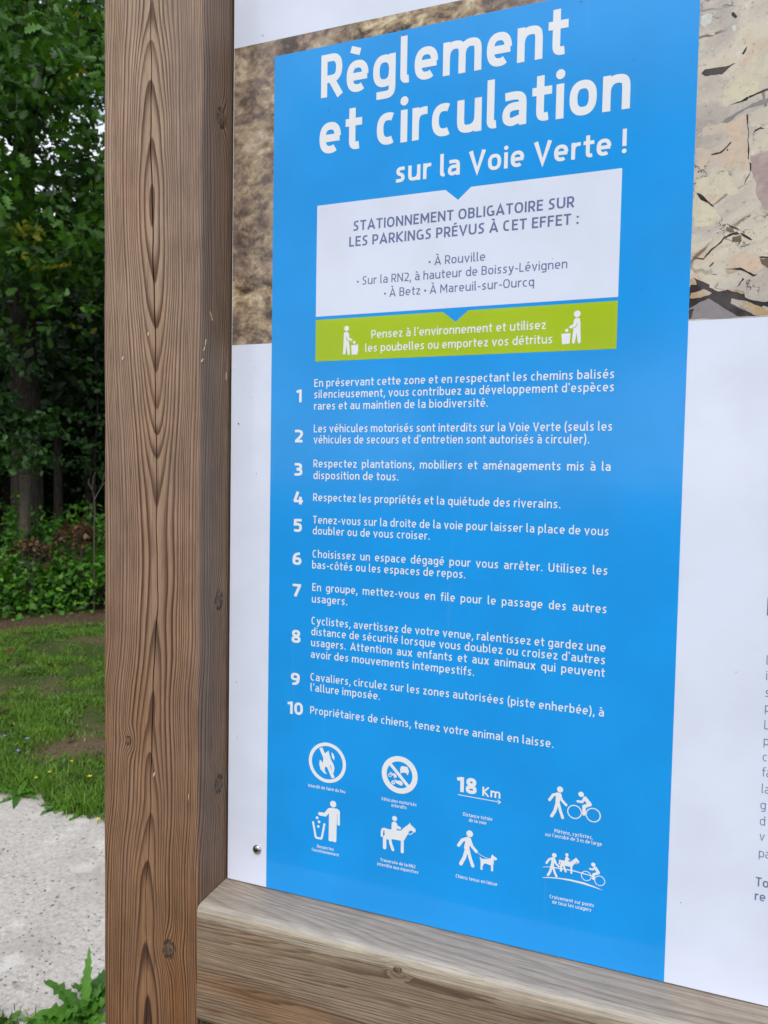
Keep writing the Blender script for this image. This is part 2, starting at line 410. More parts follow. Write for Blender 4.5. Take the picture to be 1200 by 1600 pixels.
def rough(pl, amp=.0006, sub=4, seed=1):
    r = random.Random(seed); out_ = []
    for i in range(len(pl)):
        a, b = pl[i], pl[(i + 1) % len(pl)]
        L_ = math.hypot(b[0] - a[0], b[1] - a[1]); n = max(1, min(9, int(L_ / .003)))
        for k in range(n):
            t = k / n; out_.append((a[0] + (b[0] - a[0]) * t + (r.random() - .5) * amp * 2 * (k > 0), a[1] + (b[1] - a[1]) * t + (r.random() - .5) * amp * 2 * (k > 0)))
    return out_
XR = 900
print_pieces('printed_rock', [rough(z4(q), .0012, 5, i) for i, q in enumerate([[(320, 1000), (470, 770), (640, 580), (800, 470), (1100, 330), (1150, 780), (830, 880), (600, 990), (420, 1070)], [(640, 1130), (1000, 980), (1200, 940), (1200, 1220), (900, 1200), (800, 1240), (650, 1260)]])]
          + [rough(z5(q), .0012, 5, 9 + i) for i, q in enumerate([[(95, 330), (280, 470), (350, 560), (220, 640), (85, 640)], [(110, 190), (400, 100), (540, 330), (300, 330), (100, 300)]])], -.00045, M_pcream)
print_pieces('printed_rock', [rough(z4([(120, 1370), (220, 1260), (390, 1230), (620, 1140), (625, 1500), (640, 1700), (130, 1640), (110, 1480), (260, 1500), (420, 1400), (440, 1330)]), .0012, 5, 3),
                           rough(z5([(380, 1020), (480, 910), (580, 880), (720, 930), (760, 1040), (660, 1110), (560, 1060), (470, 1050)]), .001, 5, 5), rough(z4([(540, 650), (700, 490), (680, 560), (570, 700)]), .001, 3, 6)], -.00048, M_ppeach)
print_pieces('printed_rock', [rough(z5([(630, -40), (800, -90), (1200, -60), (1200, 520), (830, 500), (760, 480), (690, 340), (690, 230), (640, 110)]), .001, 5, 7)], -.0005, M_ppink)
print_pieces('printed_rock', [rough(z4([(380, 1230), (400, 1190), (560, 1100), (720, 1020), (900, 960), (1150, 900), (1150, 960), (720, 1060), (600, 1100), (430, 1230)]), .0008, 5, 8),
                           rough(z5([(40, 1430), (230, 1280), (330, 1290), (480, 1390), (690, 1500), (40, 1535)]), .001, 5, 4)], -.00052, M_pgrey)
print_pieces('printed_rock', [rough(z4(q), .001, 5, i) for i, q in enumerate([[(165, 160), (230, 130), (280, 150), (260, 230), (200, 280), (160, 240)], [(225, 300), (300, 310), (300, 355), (240, 350)], [(470, 260), (510, 250), (515, 310), (480, 315)]])], -.00054, M_ppale)
crev4 = [[(165, 735), (200, 695), (290, 680), (410, 665), (510, 630), (440, 680), (370, 745), (300, 750), (200, 760)], [(465, 130), (490, 120), (525, 165), (510, 185), (470, 160)], [(430, 1055), (560, 1010), (620, 970), (650, 965), (620, 1005), (510, 1035)],
         [(615, 1150), (632, 1140), (634, 1230), (628, 1250), (642, 1350), (634, 1400), (645, 1480), (640, 1595), (628, 1590), (632, 1470), (628, 1410), (634, 1350), (622, 1240)], [(680, 1340), (700, 1300), (760, 1270), (800, 1290), (750, 1290), (700, 1320)],
         [(260, 1545), (350, 1520), (390, 1490), (455, 1420), (470, 1425), (400, 1500), (370, 1530), (265, 1553)], [(570, 540), (600, 490), (625, 460), (615, 500), (590, 545)], [(640, 960), (760, 910), (900, 850), (900, 868), (760, 930), (650, 980)], [(420, 1490), (435, 1492), (430, 1512), (418, 1505)]]
crev5 = [[(110, 315), (150, 325), (200, 370), (285, 455), (270, 450), (190, 400), (155, 385)], [(355, 625), (395, 618), (390, 632), (360, 633)], [(420, 625), (510, 655), (510, 672), (430, 640)], [(530, 700), (560, 705), (650, 768), (630, 772), (550, 728)],
         [(60, 925), (110, 938), (180, 945), (230, 880), (310, 815), (370, 745), (460, 700), (500, 690), (530, 715), (460, 720), (380, 755), (350, 800), (260, 870), (205, 930), (180, 960), (110, 948)], [(235, 1020), (280, 975), (275, 1000), (240, 1030)],
         [(215, 1100), (290, 1095), (360, 1105), (290, 1103)], [(380, 1045), (450, 1045), (540, 1035), (600, 1070), (660, 1100), (700, 1100), (660, 1122), (600, 1085), (540, 1060), (450, 1052)], [(710, 935), (740, 925), (800, 930), (1000, 900), (1000, 925), (800, 945), (730, 945)],
         [(620, 20), (637, 30), (635, 110), (625, 100)], [(600, 545), (630, 530), (630, 540), (605, 552)], [(640, 100), (600, 180), (570, 240), (595, 170)], [(540, 835), (600, 812), (630, 812), (600, 820), (540, 842)],
         [(52, 1215), (60, 1150), (90, 1135), (150, 1160), (240, 1200), (235, 1225), (320, 1265), (420, 1240), (570, 1270), (580, 1320), (660, 1350), (780, 1365), (900, 1330), (900, 1400), (820, 1420), (760, 1400), (700, 1410), (640, 1390), (560, 1350), (450, 1330), (440, 1380), (560, 1440), (700, 1500), (500, 1500), (230, 1330), (140, 1370), (40, 1430), (42, 1240)],
         [(560, 1130), (570, 1150), (530, 1200), (500, 1225), (530, 1180)], [(690, 1430), (740, 1380), (760, 1390), (720, 1440)], [(40, 1440), (90, 1430), (60, 1520), (38, 1530)]]
print_pieces('printed_crevice', [rough(z4(q), .0005, 3, i) for i, q in enumerate(crev4)] + [rough(z5(q), .0005, 3, i + 50) for i, q in enumerate(crev5)], -.00057, M_pdark)
print_pieces('printed_rock', [rough(z5(q), .0006, 3, i) for i, q in enumerate([[(45, 1330), (60, 1280), (110, 1270), (180, 1240), (260, 1280), (230, 1300), (150, 1325)], [(460, 1345), (600, 1360), (700, 1400), (800, 1450), (960, 1440), (960, 1480), (690, 1490), (560, 1420), (480, 1370)], [(50, 1150), (90, 1140), (115, 1200), (60, 1200)], [(390, 1060), (520, 1060), (470, 1085), (410, 1098)], [(410, 1245), (560, 1290), (570, 1275), (420, 1238)]])], -.00059, M_ptan)
print_pieces('printed_rock', [rough(z5(q), .0006, 3, i) for i, q in enumerate([[(400, 640), (480, 690), (440, 700), (400, 680)], [(460, 740), (540, 720), (545, 780), (500, 830), (520, 790), (450, 790)], [(720, 950), (900, 940), (900, 1040), (800, 1040), (740, 1000)]])], -.0006 + .00002, M_pbrown)
# ---- blue field and boxes
BL = np.mean([on_y(428, 88)[0], on_y(425.5, 600)[0], on_y(416, 1383)[0]]); BR = np.mean([on_y(1096, 0)[0], on_y(1074, 520)[0], on_y(1058.7, 900)[0], on_y(1039, 1534)[0]])
BT = np.mean([on_y(428, 87.5)[1], on_y(776.5, 19)[1]])
def quadn(px, notch):
    (a, b, c, d) = px; return B([a, notch[0], notch[1], notch[2], b, c, d])
poly_mesh('blue_field', [[(BL, BZB), (BR, BZB), (BR, BT), (BL, BT)]], LV[1], M_blue, label='tall bright blue field carrying the rules')
WL = (on_y(495, 322.5)[0] + on_y(493.8, 565)[0]) / 2; WR = (on_y(973, 262)[0] + on_y(962.5, 544.6)[0]) / 2
def zavg(*p): return float(np.mean([on_y(a, b)[1] for a, b in p]))
W1, W2 = zavg((495, 322.5), (973, 262)), zavg((494, 496), (966, 463)); G1, G2 = zavg((494, 501), (966, 469)), zavg((493.8, 565.4), (962.5, 544.6))
def notched(zt_, zb_, ax, wd, dp):
    return [(WL, zb_), (WR, zb_), (WR, zt_), (ax + wd, zt_), (ax, zt_ - dp), (ax - wd, zt_), (WL, zt_)]
nx, nz_ = on_y(715.8, 312.5); poly_mesh('white_box', [notched(W1, W2, nx, .0148, W1 - nz_)], LV[2], M_white, label='white speech box about parking')
nx, nz_ = on_y(711.7, 503); poly_mesh('green_banner', [notched(G1, G2, nx, .0148, G1 - nz_)], LV[2], M_green, label='lime green banner about litter')
# ------------------------------------------------------------------ lettering: a stroke typeface of our own
XH, AS, DS = .735, 1.07, -.27
K_ = 2 / 2.45
def arc(cx, cy, rx, ry, a0, a1, n=None):
    n = n or max(6, int(abs(a1 - a0) / 15)); o = []
    for i in range(n + 1):
        a = math.radians(a0 + (a1 - a0) * i / n); c, s = math.cos(a), math.sin(a)
        o.append((cx + rx * math.copysign(abs(c) ** K_, c), cy + ry * math.copysign(abs(s) ** K_, s)))
    return o
def bz(a, b, c, d, n=8):
    return [tuple(a[k] * (1 - t) ** 3 + 3 * b[k] * t * (1 - t) ** 2 + 3 * c[k] * t * t * (1 - t) + d[k] * t ** 3 for k in (0, 1)) for t in [i / n for i in range(n + 1)]]
def glyph(ch, w):
    h = w / 2; e = w - .12; Bw = .565 + e * .75; X_ = XH; T = X_ - h; S = []
    def arch(x0, x1, d=0):
        m_ = (x0 + x1) / 2
        return bz((x0, X_ * .52), (x0, T * .93), (m_ - .06, T), (m_ + .01, T)) + bz((m_ + .01, T), (x1 - .02, T), (x1, T - .05), (x1, X_ * .55))[1:] + [(x1, 0)]
    bowl = arc(Bw / 2, X_ / 2, Bw / 2 - h, X_ / 2 - h, 0, 360, 28)
    acc = None
    base = {'à': 'a', 'é': 'e', 'è': 'e', 'ê': 'e', 'ô': 'o', 'À': 'A', 'É': 'E'}.get(ch)
    if base:
        st, W = glyph(base, w); up = 1.0 if ch in 'ÀÉ' else 0; y0 = 1.08 if up else X_ + .10; cx = W / 2
        aw = w * .92
        if ch in 'àèÀ': st = st + [('s', [(cx - .19, y0 + .17), (cx + .07, y0 + .08)], aw)]
        elif ch in 'éÉ': st = st + [('s', [(cx - .08, y0 + .06), (cx + .15, y0 + .19)], aw)]
        else: st = st + [('s', [(cx - .15, y0 + .03), (cx, y0 + .17), (cx + .15, y0 + .03)], aw * .85)]
        return st, W
    def L(*p): S.append(('s', list(p), w * (1.12 if ch in 'VvyAx' else 1)))
    def Dt(x, y): S.append(('d', (x, y), w * .60))
    R = {}
    c = ch
    if c == ' ': return [], .31
    if c == 'o': S.append(('s', bowl, w)); W = Bw
    elif c == 'e': L(*arc(Bw / 2, X_ / 2, Bw / 2 - h, X_ / 2 - h, 2, 306, 22)); L((h, X_ * .49), (Bw - h * .4, X_ * .49)); W = Bw
    elif c == 'c': L(*arc(Bw * .5, X_ / 2, Bw / 2 - h, X_ / 2 - h, 62, 298, 18)); W = Bw * .84
    elif c == 'a':
        A = .53 + e * .7
        L(*([(.06, T - .01), (A * .42, T)] + bz((A * .42, T), (A * .8, T), (A - h, T - .05), (A - h, X_ * .58))[1:] + [(A - h, 0)]))
        L(*([(A - h, X_ * .565), (A * .5, X_ * .565)] + bz((A * .5, X_ * .565), (h + .02, X_ * .56), (h, X_ * .42), (h, X_ * .30))[1:] + bz((h, X_ * .30), (h, h + .02), (A * .3, h), (A * .42, h))[1:] + [(A - h, h + .07)])); W = A
    elif c == 'b': L((h, 0), (h, AS)); S.append(('s', bowl, w)); W = Bw
    elif c == 'd': L((Bw - h, 0), (Bw - h, AS)); S.append(('s', bowl, w)); W = Bw
    elif c == 'p': L((h, DS), (h, X_)); S.append(('s', bowl, w)); W = Bw
    elif c == 'q': L((Bw - h, DS), (Bw - h, X_)); S.append(('s', bowl, w)); W = Bw
    elif c == 'g':
        S.append(('s', bowl, w)); L(*([(Bw - h, X_), (Bw - h, -.02)] + bz((Bw - h, -.02), (Bw - h, DS + h), (Bw * .7, DS + h), (Bw * .5, DS + h))[1:] + [(.10, DS + h)])); W = Bw
    elif c == 'n': L((h, 0), (h, X_)); L(*arch(h, Bw - h - .01)); W = Bw - .01
    elif c == 'h': L((h, 0), (h, AS)); L(*arch(h, Bw - h - .01)); W = Bw - .01
    elif c == 'm':
        W = .90 + e * 1.2; m_ = W / 2; L((h, 0), (h, X_)); L(*arch(h, m_)); L(*arch(m_, W - h))
    elif c == 'u': L((Bw - h, 0), (Bw - h, X_)); L(*[(Bw - x, X_ - y) for x, y in arch(h, Bw - h)]); W = Bw
    elif c == 'r': L((h, 0), (h, X_)); L(*bz((h, X_ * .5), (h, T), (.22, T), (.37 + e * .4, T))); W = .36 + e * .4
    elif c == 's':
        W = .47 + e * .6; a = W - h; mid = X_ * .5
        L(*([(W - .045, T)] + bz((W * .55, T), (h, T + .01), (h, mid + .05), (W * .45, mid + .015)) + bz((W * .45, mid + .015), (a + .01, mid - .03), (a + .01, h), (W * .45, h))[1:] + [(.03, h)]))
    elif c == 't': 
        sx = .10 + h; L(*([(sx, X_ + .24), (sx, .22)] + bz((sx, .22), (sx, h), (sx + .08, h), (sx + .19, h + .015))[1:])); L((.0, T), (.40 + e, T)); W = .37 + e
    elif c == 'l': L(*([(h, AS), (h, .20)] + bz((h, .20), (h, h), (h + .05, h), (h + .14, h + .01))[1:])); W = .215 + e * .6
    elif c == 'i': L((h, 0), (h, X_)); Dt(h, X_ + .20); W = w
    elif c == 'f': 
        sx = .10 + h; L(*([(sx, 0), (sx, AS - .3)] + bz((sx, AS - .3), (sx, AS - h), (sx + .07, AS - h), (sx + .22, AS - h))[1:])); L((.0, T), (.37 + e, T)); W = .34 + e
    elif c == 'v': W = .55 + e; L((h * .75, X_), (W / 2, h * .55), (W - h * .75, X_))
    elif c == 'y': W = .55 + e; L((h * .75, X_), (W / 2 + .01, h * .9)); L(*([(W - h * .75, X_), (W / 2 + .02, .06)] + bz((W / 2 + .02, .06), (W / 2 - .07, DS + h), (W / 2 - .1, DS + h), (.03, DS + h))[1:]))
    elif c == 'x': W = .55 + e; L((h * .8, X_), (W - h * .8, 0)); L((W - h * .8, X_), (h * .8, 0))
    elif c == 'z': W = .48 + e * .6; L((.02, T), (W - h, T)); L((W - h * .95, T), (h * .95, h)); L((h, h), (W, h))
    elif c == 'A': W = .70 + e; L((h * .7, 0), (W / 2, 1 - h * .6), (W - h * .7, 0)); L((W * .2, .28), (W * .8, .28))
    elif c == 'B':
        W = .58 + e * .6; L((h, 0), (h, 1)); L(*([(h, 1 - h), (W * .5, 1 - h)] + arc(W * .52, .76 - h * .5, W * .40 - h * .6, .24 - h * .5, 90, -90, 10) + [(h, .52)])); L(*([(h, .52), (W * .55, .52)] + arc(W * .55, .26 + h * .5, W * .45 - h, .26 - h * .5, 90, -90, 10) + [(h, h)]))
    elif c == 'C': W = .58 + e; L(*arc(W * .56, .5, W * .56 - h, .5 - h, 62, 298, 20))
    elif c == 'D': W = .66 + e; L((h, 0), (h, 1)); L(*([(h, 1 - h)] + arc(W * .42, .5, W * .58 - h, .5 - h, 90, -90, 16) + [(h, h)]))
    elif c in 'EF':
        W = .50 + e * .6; L((h, 0), (h, 1)); L((h, 1 - h), (W, 1 - h)); L((h, .52), (W - .05, .52))
        if c == 'E': L((h, h), (W, h))
    elif c == 'G': W = .64 + e; L(*(arc(W * .54, .5, W * .54 - h, .5 - h, 62, 275, 20) + [(W - h, h + .05), (W - h, .48)])); L((W - h, .50 - h), (W * .58, .50 - h))
    elif c == 'I': W = w; L((h, 0), (h, 1))
    elif c == 'K': W = .62 + e; L((h, 0), (h, 1)); L((W - h * .6, 1), (h + .06, .5), (W - h * .6, 0))
    elif c == 'L': W = .47 + e * .6; L((h, 0), (h, 1)); L((h, h), (W, h))
    elif c == 'M': W = .80 + e; L((h, 0), (h + .02, 1 - h * .2)); L((W - h, 0), (W - h - .02, 1 - h * .2)); L((h + .02, 1 - h * .6), (W / 2, .30), (W - h - .02, 1 - h * .6))
    elif c == 'N': W = .66 + e; L((h, 0), (h, 1)); L((W - h, 0), (W - h, 1)); L((h, 1 - h * .4), (W - h, h * .4))
    elif c == 'O': W = .70 + e; S.append(('s', arc(W / 2, .5, W / 2 - h, .5 - h, 0, 360, 30), w))
    elif c in 'PR':
        W = .56 + e * .7; L((h, 0), (h, 1)); L(*([(h, 1 - h), (W * .5, 1 - h)] + arc(W * .52, .70 - h * .4, W * .48 - h, .30 - h * .6, 90, -90, 12) + [(h, .40 + h * .2)]))
        if c == 'R': L((W * .48, .42), (W - h * .55, 0))
    elif c == 'S':
        W = .54 + e * .7; a = W - h
        L(*([(W - .05, 1 - h)] + bz((W * .58, 1 - h), (h - .01, 1 - h), (h - .01, .56), (W * .47, .515)) + bz((W * .47, .515), (a + .02, .45), (a + .02, h), (W * .45, h))[1:] + [(.03, h)]))
    elif c == 'T': W = .56 + e; L((W / 2, 0), (W / 2, 1)); L((0, 1 - h), (W, 1 - h))
    elif c == 'U': W = .66 + e; L(*([(h, 1), (h, .36)] + arc(W / 2, .36, W / 2 - h, .36 - h, 180, 360, 14) + [(W - h, 1)]))
    elif c == 'V': W = .68 + e; L((h * .7, 1), (W / 2, h * .5), (W - h * .7, 1))
    elif c == '1': W = .36 + e; L((W - h, 0), (W - h, 1)); L((W - h, 1 - h * 1.0), (.0 + h * .3, .82))
    elif c == '0': W = .60 + e; S.append(('s', arc(W / 2, .5, W / 2 - h, .5 - h, 0, 360, 28), w))
    elif c == '2': W = .54 + e; L(*([(.04, 1 - h - .01), (W * .4, 1 - h)] + bz((W * .4, 1 - h), (W + .02, 1 - h), (W, .62), (W * .66, .40)) [1:] + [(h * 1.2, h)])); L((h * .6, h), (W, h))
    elif c == '3': W = .54 + e; L(*([(.04, 1 - h), (W * .42, 1 - h)] + arc(W * .45, .755 - h * .4, W * .50 - h, .245 - h * .6, 90, -90, 10) + [(W * .28, .52)])); L(*([(W * .3, .52), (W * .45, .52)] + arc(W * .47, .26 + h * .4, W * .53 - h, .26 - h * .6, 90, -90, 10) + [(.03, h)]))
    elif c == '4': W = .60 + e; L((W * .48, 1), (h * .9, .26)); L((h * .5, .26), (W, .26)); L((W * .74, .60), (W * .74, 0))
    elif c == '5': W = .54 + e; L((W - .03, 1 - h), (h + .02, 1 - h)); L(*([(h + .03, 1 - h * .2), (h + .01, .56), (W * .45, .58)] + arc(W * .45, .29 + h * .3, W * .55 - h, .30 - h * .4, 90, -90, 10) + [(.03, h)]))
    elif c == '6': W = .58 + e; S.append(('s', arc(W / 2, .31, W / 2 - h, .31 - h, 0, 360, 22), w)); L(*bz((W * .82, 1 - h), (W * .3, 1 - h), (h, .75), (h, .32)))
    elif c == '9': W = .58 + e; S.append(('s', arc(W / 2, .69, W / 2 - h, .31 - h, 0, 360, 22), w)); L(*bz((W * .18, h), (W * .7, h), (W - h, .25), (W - h, .68)))
    elif c == '7': W = .52 + e; L((0, 1 - h), (W, 1 - h)); L((W - h * .9, 1 - h), (W * .30, 0))
    elif c == '8': W = .58 + e; S.append(('s', arc(W / 2, .745, W * .45 - h, .255 - h * .7, 0, 360, 20), w)); S.append(('s', arc(W / 2, .265, W / 2 - h, .265 - h * .8, 0, 360, 20), w))
    elif c == '.': W = w * 1.1; Dt(W / 2, w * .55)
    elif c == ',': W = w * 1.1; L((W / 2 + .03, w * 1.1), (W / 2 - .07, -.20))
    elif c == ':': W = w * 1.1; Dt(W / 2, w * .55); Dt(W / 2, X_ - w * .6)
    elif c == '!': W = w * 1.1; Dt(W / 2, w * .55); L((W / 2, .30), (W / 2, 1.04))
    elif c == '•': W = .20; S.append(('d', (W / 2, .40), .125))
    elif c == "'": W = w; L((h + .01, 1.05), (h - .01, .80))
    elif c == '-': W = .32; L((0, .38), (W, .38))
    elif c == '(': W = .25; L(*bz((W, 1.1), (.03, .8), (.03, .1), (W, -.2)))
    elif c == ')': W = .25; L(*bz((0, 1.1), (W - .03, .8), (W - .03, .1), (0, -.2)))
    else: raise ValueError('glyph ' + repr(ch))
    return S, W
def hull(p):
    p = sorted(set(p))
    if len(p) < 3: return p
    def half(q):
        o = []
        for c in q:
            while len(o) > 1 and (o[-1][0] - o[-2][0]) * (c[1] - o[-2][1]) - (o[-1][1] - o[-2][1]) * (c[0] - o[-2][0]) <= 0: o.pop()
            o.append(c)
        return o[:-1]
    return half(p) + half(p[::-1])
def stroke_polys(pts, w, round_=False, closed=None):
    pts = [p for i, p in enumerate(pts) if i == 0 or math.hypot(p[0] - pts[i - 1][0], p[1] - pts[i - 1][1]) > 1e-6 * 1]
    if closed is None: closed = math.hypot(pts[0][0] - pts[-1][0], pts[0][1] - pts[-1][1]) < w * .02
    if closed: pts = pts[:-1]
    n = len(pts); h = w / 2; Ls, Rs = [], []
    for i in range(n):
        a = pts[i - 1] if (closed or i > 0) else None; b = pts[i]; c = pts[(i + 1) % n] if (closed or i < n - 1) else None
        def un(p, q):
            L_ = math.hypot(q[0] - p[0], q[1] - p[1]); return ((q[0] - p[0]) / L_, (q[1] - p[1]) / L_)
        d1 = un(a, b) if a else un(b, c); d2 = un(b, c) if c else d1
        nx_, ny_ = -(d1[1] + d2[1]), d1[0] + d2[0]; L_ = math.hypot(nx_, ny_) or 1; nx_, ny_ = nx_ / L_, ny_ / L_
        k = max(.45, nx_ * -d1[1] + ny_ * d1[0]); k = h / k
        Ls.append((b[0] + nx_ * k, b[1] + ny_ * k)); Rs.append((b[0] - nx_ * k, b[1] - ny_ * k))
    P = []
    for i in range(n if closed else n - 1):
        j = (i + 1) % n; P.append(hull([Ls[i], Rs[i], Rs[j], Ls[j]]))
    if round_:
        for p in (pts if round_ == 'all' else (pts[0], pts[-1])): P.append(disc(p, h, 14))
    return P
def disc(c, r, n=20, ry=None): return [(c[0] + r * math.cos(2 * math.pi * i / n), c[1] + (ry or r) * math.sin(2 * math.pi * i / n)) for i in range(n)]
_gc = {}
def glyph_tris(ch, w):
    k = (ch, round(w, 3))
    if k not in _gc:
        S, W = glyph(ch, w); P = []
        for s in S:
            if s[0] == 's': P += stroke_polys(s[1], s[2])
            else: P.append(disc(s[1], s[2], 16))
        P2 = []
        for pl in P:
            a = sum(pl[i][0] * pl[(i + 1) % len(pl)][1] - pl[(i + 1) % len(pl)][0] * pl[i][1] for i in range(len(pl)))
            if abs(a) < 1e-9: continue
            P2.append(pl if a > 0 else pl[::-1])
        if P2:
            vs, fs = [], []
            for pl in P2: i = len(vs); vs += [Vector(q) for q in pl]; fs.append(list(range(i, i + len(pl))))
            V2, E2, F2, ov, oe, of = delaunay_2d_cdt(vs, [], fs, 0, 1e-6)
            _gc[k] = ([tuple(v) for v in V2], [tuple(f) for f, s in zip(F2, of) if s], W)
        else: _gc[k] = ([], [], W)
    return _gc[k]
def sb(ch, w): return .075 if ch in 'oecdgqOCGvyxVA' else .085
def text(s, pL, pR, H, w, m, layer=LV[3], mode='scale', sx=None, name='text_line', label=None, track=0.0):
    """s set between the photo's end points of its baseline; 'justify' opens the word spaces instead of the letters"""
    (x0, za), (x1, zb_) = on_y(*pL), on_y(*pR); zz = (za + zb_) / 2
    tr = track - (w - .12) * .12
    adv = []; x = 0
    for i, c in enumerate(s):
        W = glyph_tris(c, w)[2]; adv.append(x)
        x += W + (2 * .068 + tr if c != ' ' else 0)
    tot = x - (2 * .068 + tr)
    k = (x1 - x0) / (tot * H); extra = 0
    if mode == 'justify':
        k2 = sx; ns = s.count(' '); k2 = min(k2, (x1 - x0) / ((tot - .02 * ns) * H)); extra = ((x1 - x0) / (H * k2) - tot) / ns; k = k2
    V, F = [], []; e = 0
    for c, a in zip(s, adv):
        if c == ' ': e += extra; continue
        gv, gf, W = glyph_tris(c, w); b = len(V)
        V += [(x0 + (a + e + p[0]) * H * k, layer, zz + p[1] * H) for p in gv]; F += [tuple(b + i for i in f) for f in gf]
    o = obj(name, mesh(name, V, F, m), panel); o['label'] = label or ('lettering reading ' + s)
    return k
text('Règlement', (501.8, 152.6), (885, 86.8), .0497, .176, M_letter, name='headline')
text('et circulation', (499.3, 241.5), (984, 170.5), .0497, .176, M_letter, name='headline')
text('sur la Voie Verte !', (618, 286.3), (978.8, 238.7), .0238, .165, M_letter, name='headline')
text('STATIONNEMENT OBLIGATOIRE SUR', (552, 361.7), (897, 323.3), .0117, .165, M_ink)
text('LES PARKINGS PRÉVUS À CET EFFET :', (545.8, 386.3), (904.2, 349.6), .0117, .165, M_ink)
text('• À Rouville', (670, 414.6), (758.3, 408), .0098, .125, M_ink)
text('• Sur la RN2, à hauteur de Boissy-Lévignen', (558, 444.6), (886.3, 420.4), .0098, .125, M_ink)
text('• À Betz • À Mareuil-sur-Ourcq', (600.4, 463.3), (834.6, 448.3), .0098, .125, M_ink)
text("Pensez à l'environnement et utilisez", (580.4, 528), (853, 515), .0096, .135, M_letter)
text('les poubelles ou emportez vos détritus', (570.8, 550.4), (863.3, 536.3), .0096, .135, M_letter)
HB, WB = .0095, .132
body = [("silencieusement, vous contribuez au développement d'espèces", (491, 622.3), (959.4, 611.3), 0), ('rares et au maintien de la biodiversité.', (491, 640.2), (762.3, 636), 0),
        ("véhicules de secours et d'entretien sont autorisés à circuler).", (490.5, 692.9), (920.4, 692.9), 0), ('disposition de tous.', (490, 747.9), (622.5, 751.5), 0),
        ('Respectez les propriétés et la quiétude des riverains.', (489.7, 783.2), (875.5, 793.8), 0), ('doubler ou de vous croiser.', (489, 835), (671.5, 843.2), 0),
        ('bas-côtés ou les espaces de repos.', (488, 887.7), (727, 904), 0), ('usagers.', (487.5, 941.7), (542.7, 945), 0), ('avoir des mouvements intempestifs.', (486, 1027.5), (740.7, 1056), 0),
        ("l'allure imposée.", (485.5, 1080), (593.6, 1093), 0), ('Propriétaires de chiens, tenez votre animal en laisse.', (485, 1115), (864.5, 1168), 0)]
ks = [text(s, a, b, HB, WB, M_letter, track=.035) for s, a, b, _ in body]
KS = float(np.median(ks[1:]))
for s, a, b in [('En préservant cette zone et en respectant les chemins balisés', (491.4, 604.5), (959.8, 591.2)), ('Les véhicules motorisés sont interdits sur la Voie Verte (seuls les', (490.7, 675.5), (956.6, 673.2)),
                ('Respectez plantations, mobiliers et aménagements mis à la', (490, 730.5), (953.9, 735.5)), ('Tenez-vous sur la droite de la voie pour laisser la place de vous', (489.3, 817.6), (951.1, 837.3)),
                ('Choisissez un espace dégagé pour vous arrêter. Utilisez les', (488.7, 872), (949.3, 897.3)), ('En groupe, mettez-vous en file pour le passage des autres', (488.2, 923.9), (947.9, 957.3)),
                ('Cyclistes, avertissez de votre venue, ralentissez et gardez une', (487, 976.1), (946, 1017.8)), ("distance de sécurité lorsque vous doublez ou croisez d'autres", (486.7, 993), (945.6, 1037)),
                ('usagers. Attention aux enfants et aux animaux qui peuvent', (486.3, 1010), (944.7, 1057)), ('Cavaliers, circulez sur les zones autorisées (piste enherbée), à', (485.5, 1063.7), (943.3, 1118.7))]:
    text(s, a, b, HB, WB, M_letter, mode='justify', sx=KS, track=.035)
def num(s, xc, yb, wd, H=.0157): text(s, (xc - wd / 2, yb), (xc + wd / 2, yb), H, .20, M_letter, name='rule_number')
for s, xc, yb, wd in (('1', 467.3, 628.7, 8.5), ('2', 466.5, 691.3, 12.8), ('3', 466.3, 743.3, 13), ('4', 466, 788, 14.8), ('5', 465.5, 830.4, 13), ('6', 464.3, 882.6, 14), ('7', 464, 931.9, 13), ('8', 462.8, 1004, 14), ('9', 461.6, 1070.5, 14), ('10', 461.2, 1116, 24.5)):
    num(s, xc, yb, wd)
for s, a, b in [('Interdit de faire du feu', (481.9, 1229), (539.7, 1239.4)), ('Véhicules motorisés', (596, 1249.5), (651, 1260.3)), ('interdits', (612, 1260), (635.7, 1264.5)), ('Respectez', (495.7, 1324.2), (521.7, 1329.2)), ("l'environnement", (487.7, 1329.3), (529.7, 1338)),
                ('Traversée de la RN2', (594.3, 1345.3), (649, 1356.3)), ('interdite aux équestres', (589.7, 1351.7), (653.7, 1365)), ('Distance totale', (723.8, 1274.5), (769.3, 1282.2)), ('de la voie', (732.7, 1283.8), (760, 1288)), ('Chiens tenus en laisse', (712.3, 1371), (777, 1383.7)),
                ('Piétons, cyclistes,', (866.3, 1300), (925.8, 1311.2)), ("sur l'enrobé de 3 m de large", (851.7, 1305.8), (940.4, 1321.2)), ('Croisement sur ponts', (858.8, 1403), (928, 1416.7)), ('de tous les usagers', (862.8, 1411.4), (923.7, 1423.7))]:
    text(s, a, b, .0040, .145, M_letter, name='caption')
text('18', (713.3, 1236), (744.8, 1241), .0176, .225, M_letter, name='distance_figure'); text('Km', (753.7, 1243), (781.7, 1248), .0108, .165, M_letter, name='distance_figure')
